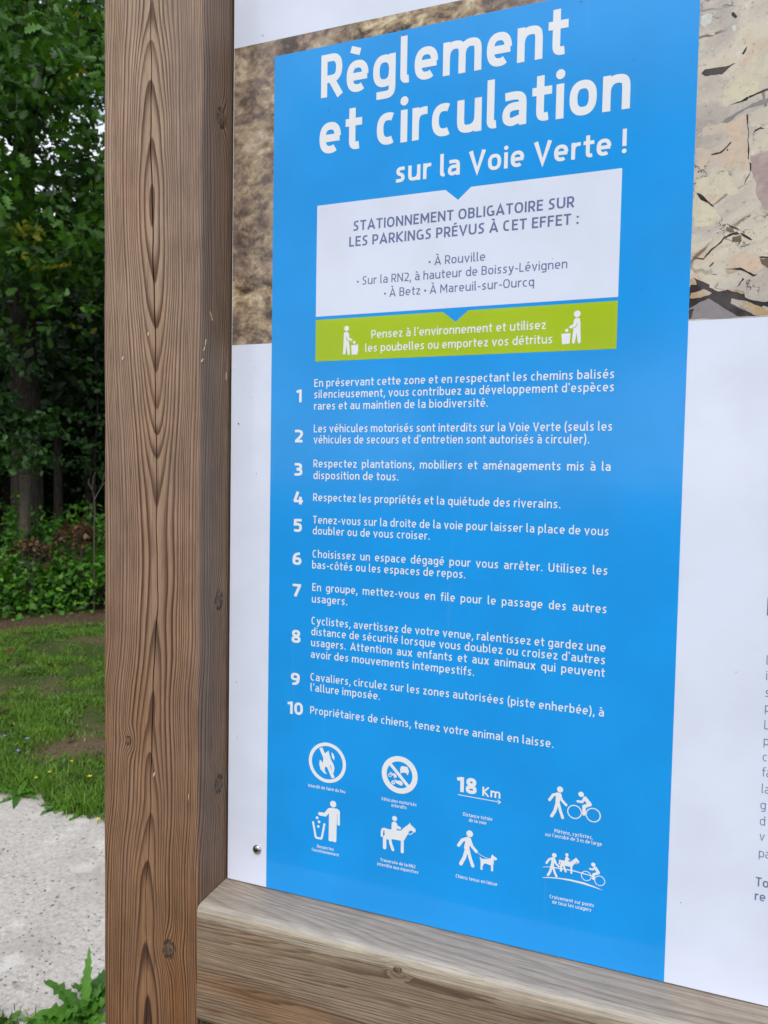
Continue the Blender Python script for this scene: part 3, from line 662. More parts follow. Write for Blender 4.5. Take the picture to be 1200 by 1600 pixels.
# column of grey text that starts at the photo's right edge
def tx(s, x, y, H, w):
    X0, Z0 = on_y(x, y); V, F = [], []; a = 0
    for c in s:
        gv, gf, W = glyph_tris(c, w); b = len(V); V += [(X0 + (a + p[0]) * H * .95, LV[0], Z0 + p[1] * H) for p in gv]; F += [tuple(b + i for i in f) for f in gf]; a += W + .12
    o = obj('text_line', mesh('text_line', V, F, M_ink), panel); o['label'] = 'start of a grey text line reading ' + s
for s, x, y in (('L', 1197.5, 1038), ('i', 1196.8, 1062.5), ('s', 1195.5, 1088.5), ('p', 1195, 1112), ('L', 1194, 1139), ('p', 1193, 1164), ('c', 1191.5, 1189), ('fa', 1190.5, 1213), ('la', 1190, 1239), ('g', 1188, 1264), ('d', 1187, 1289), ('v', 1186.5, 1313), ('pa', 1185.5, 1339)):
    tx(s, x, y, .0092, .095)
tx('To', 1180.5, 1384, .0095, .15); tx('re', 1179, 1406, .0095, .15); tx('L', 1198.2, 961.5, .018, .24)
# ------------------------------------------------------------------ pictograms (traced on the print)
def picto(name, label, f, parts, m=M_letter):
    P = []
    for p in parts:
        k = p[0]
        if k == 'l': P += stroke_polys([f(q) for q in p[2]], p[1] * UW, round_='all')
        elif k == 'b': P += stroke_polys([f(q) for q in p[2]], p[1] * UW)
        elif k == 'd':
            P.append(disc(f(p[1]), p[2] * UW, 22))
        elif k == 'p': P.append([f(q) for q in p[1]])
        elif k == 'r':
            c = f(p[1]); P += stroke_polys([(c[0] + p[2] * UW * math.cos(a * math.pi / 24), c[1] + p[2] * UW * math.sin(a * math.pi / 24)) for a in range(49)], p[3] * UW, closed=True)
    poly_mesh(name, P, LV[3], m, label=label)
def frame(ox, oy, s):
    return lambda q: on_y(ox + q[0] / s, oy + q[1] / s)
def unit(x, y): return (on_y(x, y)[1] - on_y(x, y + 1)[1])
UW = unit(510, 1190) / 16; f = frame(475, 1150, 16)
picto('pictogram', 'no campfire sign in a ring', f, [('r', (585, 665), 458, 85), ('b', 88, [(425, 290), (735, 1045)]),
    ('p', [(400, 590), (440, 620), (475, 670), (490, 560), (470, 480), (530, 430), (620, 360), (640, 460), (680, 590), (740, 700), (765, 800), (750, 900), (700, 960), (700, 830), (665, 720), (640, 760), (600, 790), (560, 765), (530, 775), (520, 860), (580, 950), (510, 930), (420, 830), (385, 700)]),
    ('p', [(690, 400), (740, 450), (770, 530), (755, 610), (700, 520)])])
UW = unit(625, 1210) / 15; f = frame(585, 1170, 15)
picto('pictogram', 'no motor vehicles sign in a thick ring', f, [('r', (592, 608), 375, 125), ('b', 75, [(375, 350), (800, 880)]),
    ('p', [(605, 480), (625, 410), (660, 400), (780, 425), (800, 490), (815, 520), (810, 565), (795, 560), (795, 610), (765, 610), (762, 570), (645, 550), (640, 580), (615, 575)]),
    ('r', (370, 615), 34, 16), ('d', (490, 640), 38), ('l', 26, [(400, 560), (430, 590), (490, 600)]), ('l', 14, [(380, 540), (360, 600)]), ('l', 30, [(430, 610), (470, 585)]),
    ('r', (445, 785), 32, 30), ('d', (625, 815), 44), ('p', [(470, 700), (530, 740), (620, 745), (670, 800), (640, 850), (580, 835), (510, 800), (490, 750)])])
UW = unit(515, 1290) / 15; f = frame(475, 1240, 15)
picto('pictogram', 'person dropping litter into an open bin', f, [('d', (688, 243), 78), ('l', 84, [(375, 470), (500, 490), (600, 375)]), ('p', [(570, 340), (640, 330), (780, 350), (840, 400), (850, 470), (780, 480), (770, 800), (760, 1110), (740, 1140), (700, 1130), (665, 1105), (630, 1120), (580, 1090), (590, 480), (560, 400)]),
    ('l', 62, [(790, 400), (815, 470), (815, 715)]), ('l', 50, [(218, 665), (278, 1010), (300, 1030), (405, 1050), (425, 1010), (482, 715)]), ('d', (312, 562), 34), ('d', (357, 657), 34), ('d', (340, 767), 32)])
UW = unit(620, 1300) / 15; f = frame(585, 1265, 15)
horse = [('d', (478, 205), 60), ('p', [(410, 300), (440, 280), (490, 280), (525, 310), (545, 370), (630, 420), (620, 460), (600, 465), (530, 440), (525, 480), (400, 470)]),
    ('p', [(235, 430), (400, 465), (520, 480), (620, 490), (700, 420), (820, 330), (835, 300), (850, 345), (960, 450), (975, 500), (950, 535), (915, 510), (850, 485), (815, 510), (770, 600), (700, 720), (625, 725), (440, 690), (330, 700), (300, 690), (250, 640)]),
    ('l', 56, [(250, 450), (200, 455), (180, 510), (180, 610)]), ('l', 84, [(250, 640), (243, 700), (243, 885)]), ('l', 70, [(365, 680), (385, 790), (435, 935)]), ('l', 72, [(657, 700), (655, 985)]), ('l', 18, [(795, 560), (850, 580), (890, 555), (915, 520)])]
picto('pictogram', 'rider on a horse', f, horse)
UW = unit(740, 1325) / 15; f = frame(705, 1290, 15)
picto('pictogram', 'walker leading a dog on a lead', f, [('d', (437, 187), 78), ('l', 76, [(175, 455), (262, 335), (390, 295)]), ('p', [(350, 270), (400, 260), (460, 290), (480, 350), (500, 440), (430, 480), (430, 560), (330, 560), (300, 520), (330, 380)]),
    ('l', 70, [(460, 400), (490, 480), (590, 605)]), ('l', 84, [(370, 540), (310, 740), (228, 888)]), ('l', 76, [(395, 540), (440, 740), (508, 940)]), ('l', 12, [(610, 620), (700, 690), (800, 745), (930, 775)]),
    ('p', [(665, 745), (685, 735), (715, 770), (850, 780), (930, 775), (935, 730), (965, 665), (1000, 710), (1085, 770), (1050, 810), (1000, 800), (1000, 850), (985, 930), (985, 1065), (935, 1065), (935, 930), (800, 880), (760, 900), (735, 960), (735, 1035), (690, 1025), (690, 870), (690, 790)])])
UW = unit(748, 1250) / 4.286; f = frame(690, 1180, 4.286)
picto('pictogram', 'long thin arrow under the distance', f, [('l', 5, [(112, 263), (393, 314)]), ('l', 5, [(377, 299), (395, 314), (380, 324)])])
UW = unit(897, 1260) / 12; f = frame(850, 1220, 12)
picto('pictogram', 'walker beside a cyclist', f, [('d', (302, 160), 56), ('l', 52, [(105, 352), (172, 262), (260, 240)]), ('p', [(225, 235), (260, 215), (310, 225), (330, 260), (345, 350), (300, 370), (285, 440), (215, 430), (220, 330)]), ('l', 48, [(310, 300), (335, 360), (415, 450)]), ('l', 58, [(245, 420), (205, 560), (145, 655)]), ('l', 52, [(275, 420), (305, 550), (350, 690)]),
    ('r', (573, 580), 122, 19), ('r', (923, 640), 124, 19), ('d', (697, 250), 50), ('l', 44, [(632, 380), (715, 395), (765, 320)]), ('l', 72, [(770, 325), (860, 440)]), ('l', 62, [(865, 440), (752, 480), (748, 620)])])
UW = unit(895, 1365) / 11.43; f = frame(845, 1320, 11.43)
picto('pictogram', 'walker, rider and cyclist meeting on a bridge', f, [('d', (243, 183), 40), ('l', 38, [(103, 318), (150, 255), (215, 235)]), ('p', [(185, 235), (215, 215), (250, 225), (265, 300), (240, 330), (230, 400), (165, 400), (190, 300)]), ('l', 34, [(250, 270), (270, 330), (322, 385)]), ('l', 42, [(190, 400), (170, 470), (130, 535)]), ('l', 38, [(220, 390), (245, 480), (280, 560)]),
    ('d', (467, 175), 28), ('p', [(440, 215), (460, 200), (490, 215), (500, 245), (530, 265), (490, 275), (490, 290), (430, 290)]), ('p', [(360, 270), (430, 280), (530, 300), (600, 250), (630, 225), (690, 300), (680, 325), (640, 305), (600, 340), (560, 390), (520, 390), (440, 370), (380, 380), (355, 340)]),
    ('l', 26, [(370, 280), (340, 275), (333, 335)]), ('l', 40, [(365, 360), (360, 455)]), ('l', 34, [(410, 370), (445, 475)]), ('l', 32, [(547, 380), (547, 500)]), ('l', 10, [(605, 330), (640, 335), (665, 320)]),
    ('p', [(35, 385), (170, 385), (280, 400), (560, 445), (920, 545), (920, 560), (560, 465), (280, 418), (170, 398), (35, 392)]),
    ('r', (812, 553), 82, 13), ('r', (1052, 640), 84, 13), ('d', (938, 350), 36), ('l', 30, [(878, 425), (930, 440), (965, 400)]), ('l', 52, [(975, 410), (1030, 495)]), ('l', 44, [(1030, 500), (945, 525), (935, 600)]),
    ('p', [(35, 575), (170, 572), (330, 585), (520, 610), (780, 670), (950, 735), (1120, 815), (940, 755), (760, 700), (520, 640), (330, 605), (170, 590), (35, 585)])])
UW = unit(545, 530) / 26.67; f = frame(525, 500, 26.67)
picto('pictogram', 'small person dropping rubbish in a bin, left of the banner', f, [('d', (450, 355), 112), ('p', [(350, 530), (420, 500), (500, 510), (560, 600), (550, 740), (680, 790), (700, 850), (620, 880), (520, 850), (550, 900), (575, 1200), (580, 1450), (490, 1470), (440, 1030), (400, 1440), (290, 1440), (320, 1000), (330, 600)]), ('d', (765, 935), 62), ('p', [(640, 1060), (930, 1020), (930, 1250), (890, 1440), (660, 1450)])])
UW = unit(895, 512) / 24; f = frame(870, 480, 24)
picto('pictogram', 'small person dropping rubbish in a bin, right of the banner', f, [('d', (768, 253), 125), ('p', [(640, 500), (690, 420), (780, 400), (870, 430), (890, 560), (890, 900), (900, 1300), (830, 1385), (780, 1300), (740, 960), (680, 1330), (620, 1385), (565, 1320), (600, 1000), (630, 780), (500, 805), (455, 770), (500, 700), (620, 640)]), ('d', (375, 873), 66), ('p', [(170, 1000), (520, 980), (480, 1370), (200, 1400)])])
poly_mesh('arm_outline', stroke_polys([f(q) for q in [(780, 580), (740, 690), (690, 755), (610, 770)]], 26 * UW), LV[3] - .0001, M_green)
UW = unit(545, 530) / 26.67; f = frame(525, 500, 26.67)
poly_mesh('arm_outline', stroke_polys([f(q) for q in [(430, 700), (470, 830), (600, 890)]], 28 * UW), LV[3] - .0001, M_green)
# screw and specks
def screw(x, y):
    X0, Z0 = on_y(x, y); R = .0062; V, F = [], []; n = 28; prof = [(R, 0), (R, -.0008), (R * .93, -.0018), (R * .75, -.0029), (R * .45, -.0036), (R * .2, -.0038)]
    for r, d in prof: V += [(X0 + r * math.cos(2 * math.pi * i / n), d, Z0 + r * math.sin(2 * math.pi * i / n)) for i in range(n)]
    for k in range(len(prof) - 1): F += [(k * n + i, k * n + (i + 1) % n, (k + 1) * n + (i + 1) % n, (k + 1) * n + i) for i in range(n)]
    F.append(tuple(range((len(prof) - 1) * n, len(prof) * n)))
    s = obj('screw', mesh('screw', V, F, M_steel, True), panel)
    V, F = [], []
    for k in range(6):
        a = k * math.pi / 3 + .3; c, sn = math.cos(a), math.sin(a); i = len(V); r0, r1, hw = .0004, .0030, .00055
        for r, w_ in ((r0, hw), (r1, hw)):
            for sg in (-1, 1): V.append((X0 + r * c - sg * w_ * sn, -.0040 + (r / .006) * .0006, Z0 + r * sn + sg * w_ * c))
        F.append((i, i + 1, i + 3, i + 2))
    obj('drive_recess', mesh('drive_recess', V, F, M_hole), panel)
screw(402, 1327); screw(402, -30)
P = []
rs = random.Random(5)
for x, y, r in ((373, 662, 1.6), (411, 56, 1.3), (514, 173, 1), (631, 54, 1), (401, 740, 1), (400, 575, .8), (1003, 454, .9), (990, 94, .8), (863, 404, .8), (393, 622, .7), (370, 1065, 1.1), (371, 1152, .9), (1064, 1410, .9), (1150, 1050, .8), (908, 3, 1.2), (561, 700, .7), (1010, 1240, .7)):
    P.append(disc(on_y(x, y), r * .0005, 7, r * .0007))
poly_mesh('specks', P, -.0006, M_pdark)
bpy.data.objects['specks']['kind'] = 'stuff'
#==NATURE==
# ------------------------------------------------------------------ NATURE
npr = np.random.default_rng(11)
CX, CY = 0.0, -DIST
AZ0 = math.radians(-44.6)
DV = np.array([math.sin(AZ0), math.cos(AZ0)]); SV = np.array([math.cos(AZ0), -math.sin(AZ0)])   # into the wood / to the right of it
def wp(d, s, z=0.0):
    p = np.array([CX, CY]) + DV * d + SV * s; return (p[0], p[1], z)
def fastmesh(name, V, Fa, m, tone=None, smooth=False):
    """V (n,3); Fa (k, c) faces that all have c corners"""
    me = bpy.data.meshes.new(name); n, (k, c) = len(V), Fa.shape
    me.vertices.add(n); me.vertices.foreach_set('co', np.ascontiguousarray(V, dtype=np.float32).ravel())
    me.loops.add(k * c); me.loops.foreach_set('vertex_index', np.ascontiguousarray(Fa, dtype=np.int32).ravel())
    me.polygons.add(k); me.polygons.foreach_set('loop_start', np.arange(0, k * c, c, dtype=np.int32))
    if tone is not None:
        a = me.attributes.new('tone', 'FLOAT', 'POINT'); a.data.foreach_set('value', np.asarray(tone, dtype=np.float32))
    me.materials.append(m); me.update(calc_edges=True)
    if smooth: me.polygons.foreach_set('use_smooth', np.ones(k, dtype=bool))
    return me
def frames(nrm, n):
    """random in-plane spin about given normals -> rotation matrices (n,3,3), columns = x, y(length), z(normal)"""
    nrm = nrm / np.linalg.norm(nrm, axis=1, keepdims=True)
    a = npr.normal(size=(n, 3)); x = np.cross(a, nrm); x /= np.linalg.norm(x, axis=1, keepdims=True); y = np.cross(nrm, x)
    return np.stack([x, y, nrm], axis=2)
def scatter(tv, tf, P, R, S, tone):
    n, k = len(P), len(tv)
    V = np.einsum('nij,kj->nki', R, tv) * S[:, None, None] + P[:, None, :]
    F = (tf[None] + (np.arange(n) * k)[:, None, None]).reshape(-1, tf.shape[1])
    return V.reshape(-1, 3), F, np.repeat(tone, k)
def leaf_template(kind):
    if kind == 'oak':                                        # lobed
        w = [.02, .08, .22, .10, .33, .14, .36, .15, .24, .0]; t = [0, .12, .24, .34, .48, .58, .70, .82, .92, 1.0]
    elif kind == 'bramble':
        w = [.02, .24, .20, .33, .25, .26, .14, .12, .0]; t = [0, .14, .24, .36, .48, .60, .74, .84, 1]
    elif kind == 'simple':
        w = [.02, .30, .26, .0]; t = [0, .35, .7, 1]
    V, F = [], []
    for i, (a, b) in enumerate(zip(t, w)):
        z = -.18 * a * a
        V += [(-b, a, z - abs(b) * -.25), (0, a, z), (b, a, z - abs(b) * -.25)]
    for i in range(len(t) - 1):
        k = i * 3; F += [(k, k + 1, k + 4, k + 3), (k + 1, k + 2, k + 5, k + 4)]
    return np.array(V, float), np.array(F)
def leafmat(name, c0, c1, c2, trans=.35, gloss=.5):
    m, p, v = material(name, gloss, .4)
    at = X.nt.nodes.new('ShaderNodeAttribute'); at.attribute_name = 'tone'
    oi = X.nt.nodes.new('ShaderNodeObjectInfo')
    t = X(at.outputs['Fac'])
    c = ramp(t, [(0, c0), (.55, c1), (.86, c1), (1, c2)])
    c = mix(c, ramp(noise(v, 60, 3), [(.3, .7), (.7, 1.2)]), .6, 'MULTIPLY')
    setc(p, c)
    tr = X.nt.nodes.new('ShaderNodeBsdfTranslucent'); X.nt.links.new(mix(c, (1.5, 1.6, .5), .7, 'MULTIPLY'), tr.inputs[0])
    ms = X.nt.nodes.new('ShaderNodeMixShader'); ms.inputs[0].default_value = trans
    X.nt.links.new(p.outputs[0], ms.inputs[1]); X.nt.links.new(tr.outputs[0], ms.inputs[2])
    X.nt.links.new(ms.outputs[0], X.nt.nodes['Material Output'].inputs[0]); return m
M_oak = leafmat('oak leaf', (.012, .038, .008), (.070, .190, .016), (.34, .34, .03), .25)
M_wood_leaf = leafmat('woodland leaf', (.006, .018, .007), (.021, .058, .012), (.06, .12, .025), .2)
M_bramble = leafmat('bramble leaf', (.016, .060, .010), (.080, .240, .016), (.20, .38, .02), .25)
M_hazel = leafmat('hornbeam leaf', (.012, .038, .012), (.034, .100, .016), (.09, .17, .03), .25)
M_fern = leafmat('dead fern', (.045, .020, .010), (.11, .048, .022), (.16, .09, .035), .2)
M_grass = leafmat('grass blade', (.018, .058, .008), (.130, .265, .024), (.33, .29, .10), .25)
M_weed = leafmat('lawn weed leaf', (.035, .095, .018), (.075, .175, .022), (.15, .25, .03), .3)
M_dand = leafmat('dandelion leaf', (.035, .12, .012), (.085, .235, .020), (.15, .32, .04), .3)
def bark():
    m, p, v = material('bark', .9, .1); x, y, z = sep(v)
    n = noise(vec(x * 30, y * 30, z * 5), 1, 5, .6); setc(p, ramp(n, [(.3, (.018, .015, .012)), (.6, (.055, .048, .040)), (.8, (.10, .095, .085))])); bump(p, n, .03); return m
M_bark = bark()
M_twig, p_, v_ = material('dead twig', .9); setc(p_, (.075, .062, .048))
M_stake, p_, v_ = material('grey stake', .9); setc(p_, ramp(noise(v_, 14, 4), [(.3, (.06, .05, .035)), (.7, (.12, .10, .07))]))
def groundmat():
    m, p, v = material('lawn earth', .95, .1)
    n = noise(v, 1.4, 5, .6); n2 = noise(v, 24, 5, .65)
    c = mix((.050, .075, .020), (.120, .088, .056), n.step(.46, .62)); c = mix(c, (.028, .022, .014), n2.step(.5, .7) * .6); setc(p, c); bump(p, n2, .02); return m
M_ground = groundmat()
def soilmat(name, a, b):
    m, p, v = material(name, .95, .1); n = noise(v, 30, 6, .7); n1 = noise(v, 4, 4)
    c = mix(a, b, n.step(.4, .65)); c = mix(c, tuple(q * 1.6 for q in b), noise(v, 90, 3).step(.62, .72) * .6); setc(p, mix(c, a, n1.step(.4, .6) * .5)); bump(p, n, .02); return m
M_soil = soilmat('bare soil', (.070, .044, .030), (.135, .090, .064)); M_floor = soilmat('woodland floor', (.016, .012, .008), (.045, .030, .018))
def pathmat():
    m, p, v = material('pale rolled gravel', .92, .2)
    n1 = noise(v, 2.2, 5, .6); n2 = noise(v, 60, 5, .7); n3 = noise(v, 260, 3, .6)
    c = ramp(n2, [(.26, s2l(110, 106, 101)), (.40, s2l(168, 164, 158)), (.56, s2l(187, 183, 177)), (.76, s2l(208, 204, 198))])
    c = mix(c, s2l(158, 151, 142), n1.step(.48, .68) * .6); c = mix(c, s2l(120, 116, 110), noise(v, 11, 5, .7).step(.58, .70) * .55)
    c = mix(c, s2l(222, 220, 214), noise(v, 7, 4, .6).step(.54, .68) * .4)
    vv = voro(v, 95); d = X(vv.outputs['Distance']); sp = X(vv.outputs['Color'].node.outputs['Distance'])
    keep = noise(v, 31, 2).step(.56, .60)
    c = mix(c, s2l(112, 106, 100), (1 - d.step(.10, .22)) * keep * .9)
    c = mix(c, s2l(140, 136, 130), n3.step(.60, .72) * .6)
    setc(p, c); bump(p, n2 * .7 + n3 * .5 - (1 - d.step(.15, .3)) * keep * .3, .006, .9); return m
M_path = pathmat()
# ---- ground
g = obj('ground', mesh('ground', [(-260, -260, -.004), (260, -260, -.004), (260, 260, -.004), (-260, 260, -.004)], [(0, 1, 2, 3)], M_ground)); tag(g, 'patchy lawn and earth on both sides of the path', kind='structure')
def strip(name, near, far, z, m, label):
    n = len(near); V = [(*a, z) for a in near] + [(*a, z) for a in far]
    o = obj(name, mesh(name, V, [(i, i + 1, n + i + 1, n + i) for i in range(n - 1)], m)); tag(o, label, kind='structure'); return o
xs = np.concatenate([np.linspace(-40, -6, 60), np.linspace(-5.9, 3, 260), np.linspace(3.2, 40, 60)])
def wig(x, k): return .035 * math.sin(x * 5.1 + k) + .022 * math.sin(x * 13.7 + k * 2) + .015 * math.sin(x * 37 + k) + .3 * math.sin(x * .12) * (abs(x) > 8)
strip('path', [(x, .78 + wig(x, 1)) for x in xs], [(x, 1.88 + wig(x, 4)) for x in xs], .002, M_path, 'pale gravel footpath running behind the notice board')
ls = np.linspace(-12, 30, 260)
def bank(s, base, k): 
    d = base + .10 * math.sin(s * 2.1 + k) + .06 * math.sin(s * 6.3 + k) + .03 * math.sin(s * 17)
    return wp(d, s)[:2]
strip('bare_soil', [bank(s, 8.0, 0) for s in ls], [bank(s, 9.2, 2) for s in ls], .004, M_soil, 'narrow strip of bare brown soil between lawn and brambles')
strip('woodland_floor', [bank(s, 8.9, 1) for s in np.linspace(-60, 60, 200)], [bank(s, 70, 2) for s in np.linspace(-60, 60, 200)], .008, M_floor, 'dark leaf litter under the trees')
# ---- grass
def blades(P, H, Wd, tone, lean=.5):
    n = len(P); a = npr.uniform(0, 2 * np.pi, n); b = npr.uniform(0, 2 * np.pi, n)
    side = np.stack([np.cos(a), np.sin(a), np.zeros(n)], 1); ln = np.stack([np.cos(b), np.sin(b), np.zeros(n)], 1) * (npr.uniform(.1, 1, n) * lean * H)[:, None]
    up = np.zeros((n, 3)); up[:, 2] = H
    V = np.stack([P - side * Wd[:, None], P + side * Wd[:, None], P + up * .55 + ln * .35 + side * Wd[:, None] * .8, P + up * .55 + ln * .35 - side * Wd[:, None] * .8, P + up * .92 + ln], 1).reshape(-1, 3)
    k = np.arange(n)[:, None] * 5
    F = np.concatenate([k + [0, 1, 2], k + [0, 2, 3], k + [3, 2, 4]]); return V, F, np.repeat(tone, 5)
def clump(P, f=1.6, seed=0.0):
    x, y = P[:, 0], P[:, 1]
    return .5 + .25 * np.sin(x * f * 2.3 + seed + 1.7 * np.sin(y * f)) + .25 * np.sin(y * f * 3.1 + 1.3 * np.sin(x * f * 1.7 + seed))
def lawn(n, d0, d1, a0, a1, dens=1.0):
    d = np.sqrt(npr.uniform(d0 * d0, d1 * d1, n)); a = np.radians(npr.uniform(a0, a1, n))
    P = np.stack([CX + d * np.sin(a), CY + d * np.cos(a), np.zeros(n)], 1)
    edge = 1.88 + .035 * np.sin(P[:, 0] * 5.1 + 4) + .02 * np.sin(P[:, 0] * 13.7 + 8)
    keep = (P[:, 1] > edge - .03 - .05 * npr.random(n) ** 2) | (P[:, 1] < .80 - .10 * npr.random(n) ** .5)
    q = clump(P, 1.2) * .6 + clump(P, 4.7, 2) * .4
    keep &= (npr.random(n) < np.clip((q - .32) * 3.4, .05, 1) * np.clip((8.3 - d) * 1.6, .02, 1)) | (P[:, 1] < 2.2)
    P = P[keep]; q = q[keep]; return P, q
P1, q1 = lawn(150000, 1.7, 8.9, -54, -34); P2, q2 = lawn(36000, 1.2, 9.5, -34, 10); P3, q3 = lawn(24000, 1.5, 10, -85, -54)
P4, q4 = lawn(60000, .05, 2.6, -110, 70)
P = np.concatenate([P1, P2, P3, P4]); q = np.concatenate([q1, q2, q3, q4]); n = len(P)
H = npr.uniform(.014, .046, n) * (.5 + 1.0 * q) * (1 + .9 * ((P[:, 1] > 1.8) & (P[:, 1] < 2.15)))
tone = np.clip(.45 * q + .5 * clump(P, 7.3, 4) + .25 * clump(P, 2.2, 1) - .12 + npr.normal(0, .16, n), 0, .85); tone[npr.random(n) < .035] = 1
V, F, T = blades(P, H, npr.uniform(.0016, .0034, n), tone, .9)
o = obj('grass', fastmesh('grass', V, F, M_grass, T)); tag(o, 'short uneven lawn grass with worn patches', kind='stuff')
tvw, tfw = leaf_template('simple')
Pw = np.concatenate([P1[npr.random(len(P1)) < .10], P2[npr.random(len(P2)) < .06]]); Pw = Pw[(clump(Pw, 2.9, 5) > .48) | (Pw[:, 1] < 2.15)]
n = len(Pw); Pw = Pw + np.stack([np.zeros(n), np.zeros(n), npr.uniform(.005, .04, n)], 1)
nr = npr.normal(size=(n, 3)) * .45 + [0, 0, 1]
V, F, T = scatter(tvw, tfw, Pw, frames(nr, n), npr.uniform(.018, .042, n), npr.uniform(0, .95, n))
o = obj('clover', fastmesh('clover', V, F, M_weed, T)); tag(o, 'low clover and small broad leaved weeds among the grass', kind='stuff')
# dead leaves on the lawn, counted singly only where they show
ob = leaf_template('oak')
lit = mesh('dead_leaf', (ob[0] * [1, 1, 1.4]).tolist(), ob[1].tolist(), M_fern, attr=np.full(len(ob[0]), .6))
def litter(px, py, s, k):
    x, y = on_z(px, py, .03); o = obj('dead_leaf', lit, None, (x, y, .045)); o.rotation_euler = (rnd.uniform(-.4, .4), rnd.uniform(-.4, .4), rnd.uniform(0, 6)); o.scale = (s, s, s)
    tag(o, k, 'leaf')
litter(18, 1015, .11, 'pale curled dead leaf on the lawn near the left edge'); litter(16, 1110, .12, 'tan dead leaf on the grass, upper left of the purple flowers')
litter(72, 1040, .10, 'brown dead leaf in the middle of the lawn'); litter(104, 1158, .09, 'orange dead leaf in grass right of the purple flowers'); litter(98, 1042, .07, 'small russet dead leaf right beside a larger brown one')
# ---- flowers
M_yel, p_, v_ = material('yellow petal', .5); setc(p_, (.78, .60, .02)); M_pur, p_, v_ = material('purple petal', .5); setc(p_, (.34, .24, .62)); M_stem, p_, v_ = material('stem', .6); setc(p_, (.05, .13, .02))
def flower(name, px, py, mat, R, h, label, group):
    x, y = on_z(px, py, h); r = empty(name, (x, y, 0)); tag(r, label, 'flower', group)
    V, F = [], []
    for i in range(2):
        for k in range(5): V.append((.0012 * math.cos(k * 1.257), .0012 * math.sin(k * 1.257), i * h))
    F = [(k, (k + 1) % 5, 5 + (k + 1) % 5, 5 + k) for k in range(5)]
    obj('stem', mesh('stem', V, F, M_stem), r)
    V, F = [(0, 0, h)], []
    for k in range(5):
        a = k * 1.2566; i = len(V)
        V += [(R * .55 * math.cos(a - .42), R * .55 * math.sin(a - .42), h + R * .35), (R * math.cos(a - .2), R * math.sin(a - .2), h + R * .5), (R * math.cos(a + .2), R * math.sin(a + .2), h + R * .5), (R * .55 * math.cos(a + .42), R * .55 * math.sin(a + .42), h + R * .35)]
        F.append((0, i, i + 1, i + 2, i + 3))
    obj('petals', mesh('petals', V, F, mat), r)
for px, py, l in ((140, 1214, 'brightest yellow buttercup, in the grass close to the post'), (77, 1207, 'small yellow buttercup in the middle of the verge'), (56, 1216, 'dim yellow buttercup low in the grass, left of the other buttercups'), (112, 1190, 'tiny yellow bud above the buttercup row')):
    flower('buttercup', px, py, M_yel, .013 if px == 140 else .009, .085, l, 'yellow buttercups in the verge')
flower('buttercup', 153, 1281, M_yel, .012, .02, 'lone yellow flower at the path edge against the post', 'yellow buttercups in the verge')
for px, py, l in ((7, 1151, 'purple flower at the left edge of the lawn'), (42, 1155, 'purple flower in the open grass, right of its neighbours'), (28, 1174, 'pale purple flower, lowest of the three on the lawn')):
    flower('clover_flower', px, py, M_pur, .013, .07, l, 'purple flowers in the lawn')
# ---- tubes for trunks and limbs
def tube(pts, rad, n=10, wob=.0):
    V, F = [], []; pts = [Vector(p) for p in pts]; rr = random.Random(len(pts) * 7 + int(pts[0].x * 100))
    for i, (p, r) in enumerate(zip(pts, rad)):
        t = (pts[min(i + 1, len(pts) - 1)] - pts[max(i - 1, 0)]).normalized(); a = t.cross(Vector((.3, .9, .1))).normalized(); b = t.cross(a)
        for k in range(n):
            q = 2 * math.pi * k / n; R_ = r * (1 + wob * (rr.random() - .5)); V.append(tuple(p + a * (math.cos(q) * R_) + b * (math.sin(q) * R_)))
    for i in range(len(pts) - 1):
        for k in range(n): F.append((i * n + k, i * n + (k + 1) % n, (i + 1) * n + (k + 1) % n, (i + 1) * n + k))
    F.append(tuple(range((len(pts) - 1) * n, len(pts) * n))); return V, F
def loc(r, p): return tuple(np.array(p) - np.array(r.location))
tvo, tfo = leaf_template('oak'); tvb, tfb = leaf_template('bramble'); tvs, tfs = leaf_template('simple')
def leafobjs(parent, me_list, P, N, S):
    R = frames(N, len(P))
    for i in range(len(P)):
        o = bpy.data.objects.new('leaf', me_list[i % len(me_list)]); COL.objects.link(o); o.parent = parent
        m = Matrix(R[i].tolist()).to_4x4(); m = Matrix.Translation(Vector(P[i])) @ m @ Matrix.Scale(float(S[i]), 4); o.matrix_local = m
def leafmeshes(tv, tf, m, tones): return [mesh('leaf', tv.tolist(), tf.tolist(), m, attr=np.full(len(tv), t)) for t in tones]
L_oak = leafmeshes(tvo, tfo, M_oak, [0, .15, .3, .45, .6, .3, .5, .75, .4, .2]); L_bram = leafmeshes(tvb, tfb, M_bramble, [.1, .3, .5, .7, .4, .9, .2]); L_horn = leafmeshes(tvs, tfs, M_hazel, [.1, .4, .7])
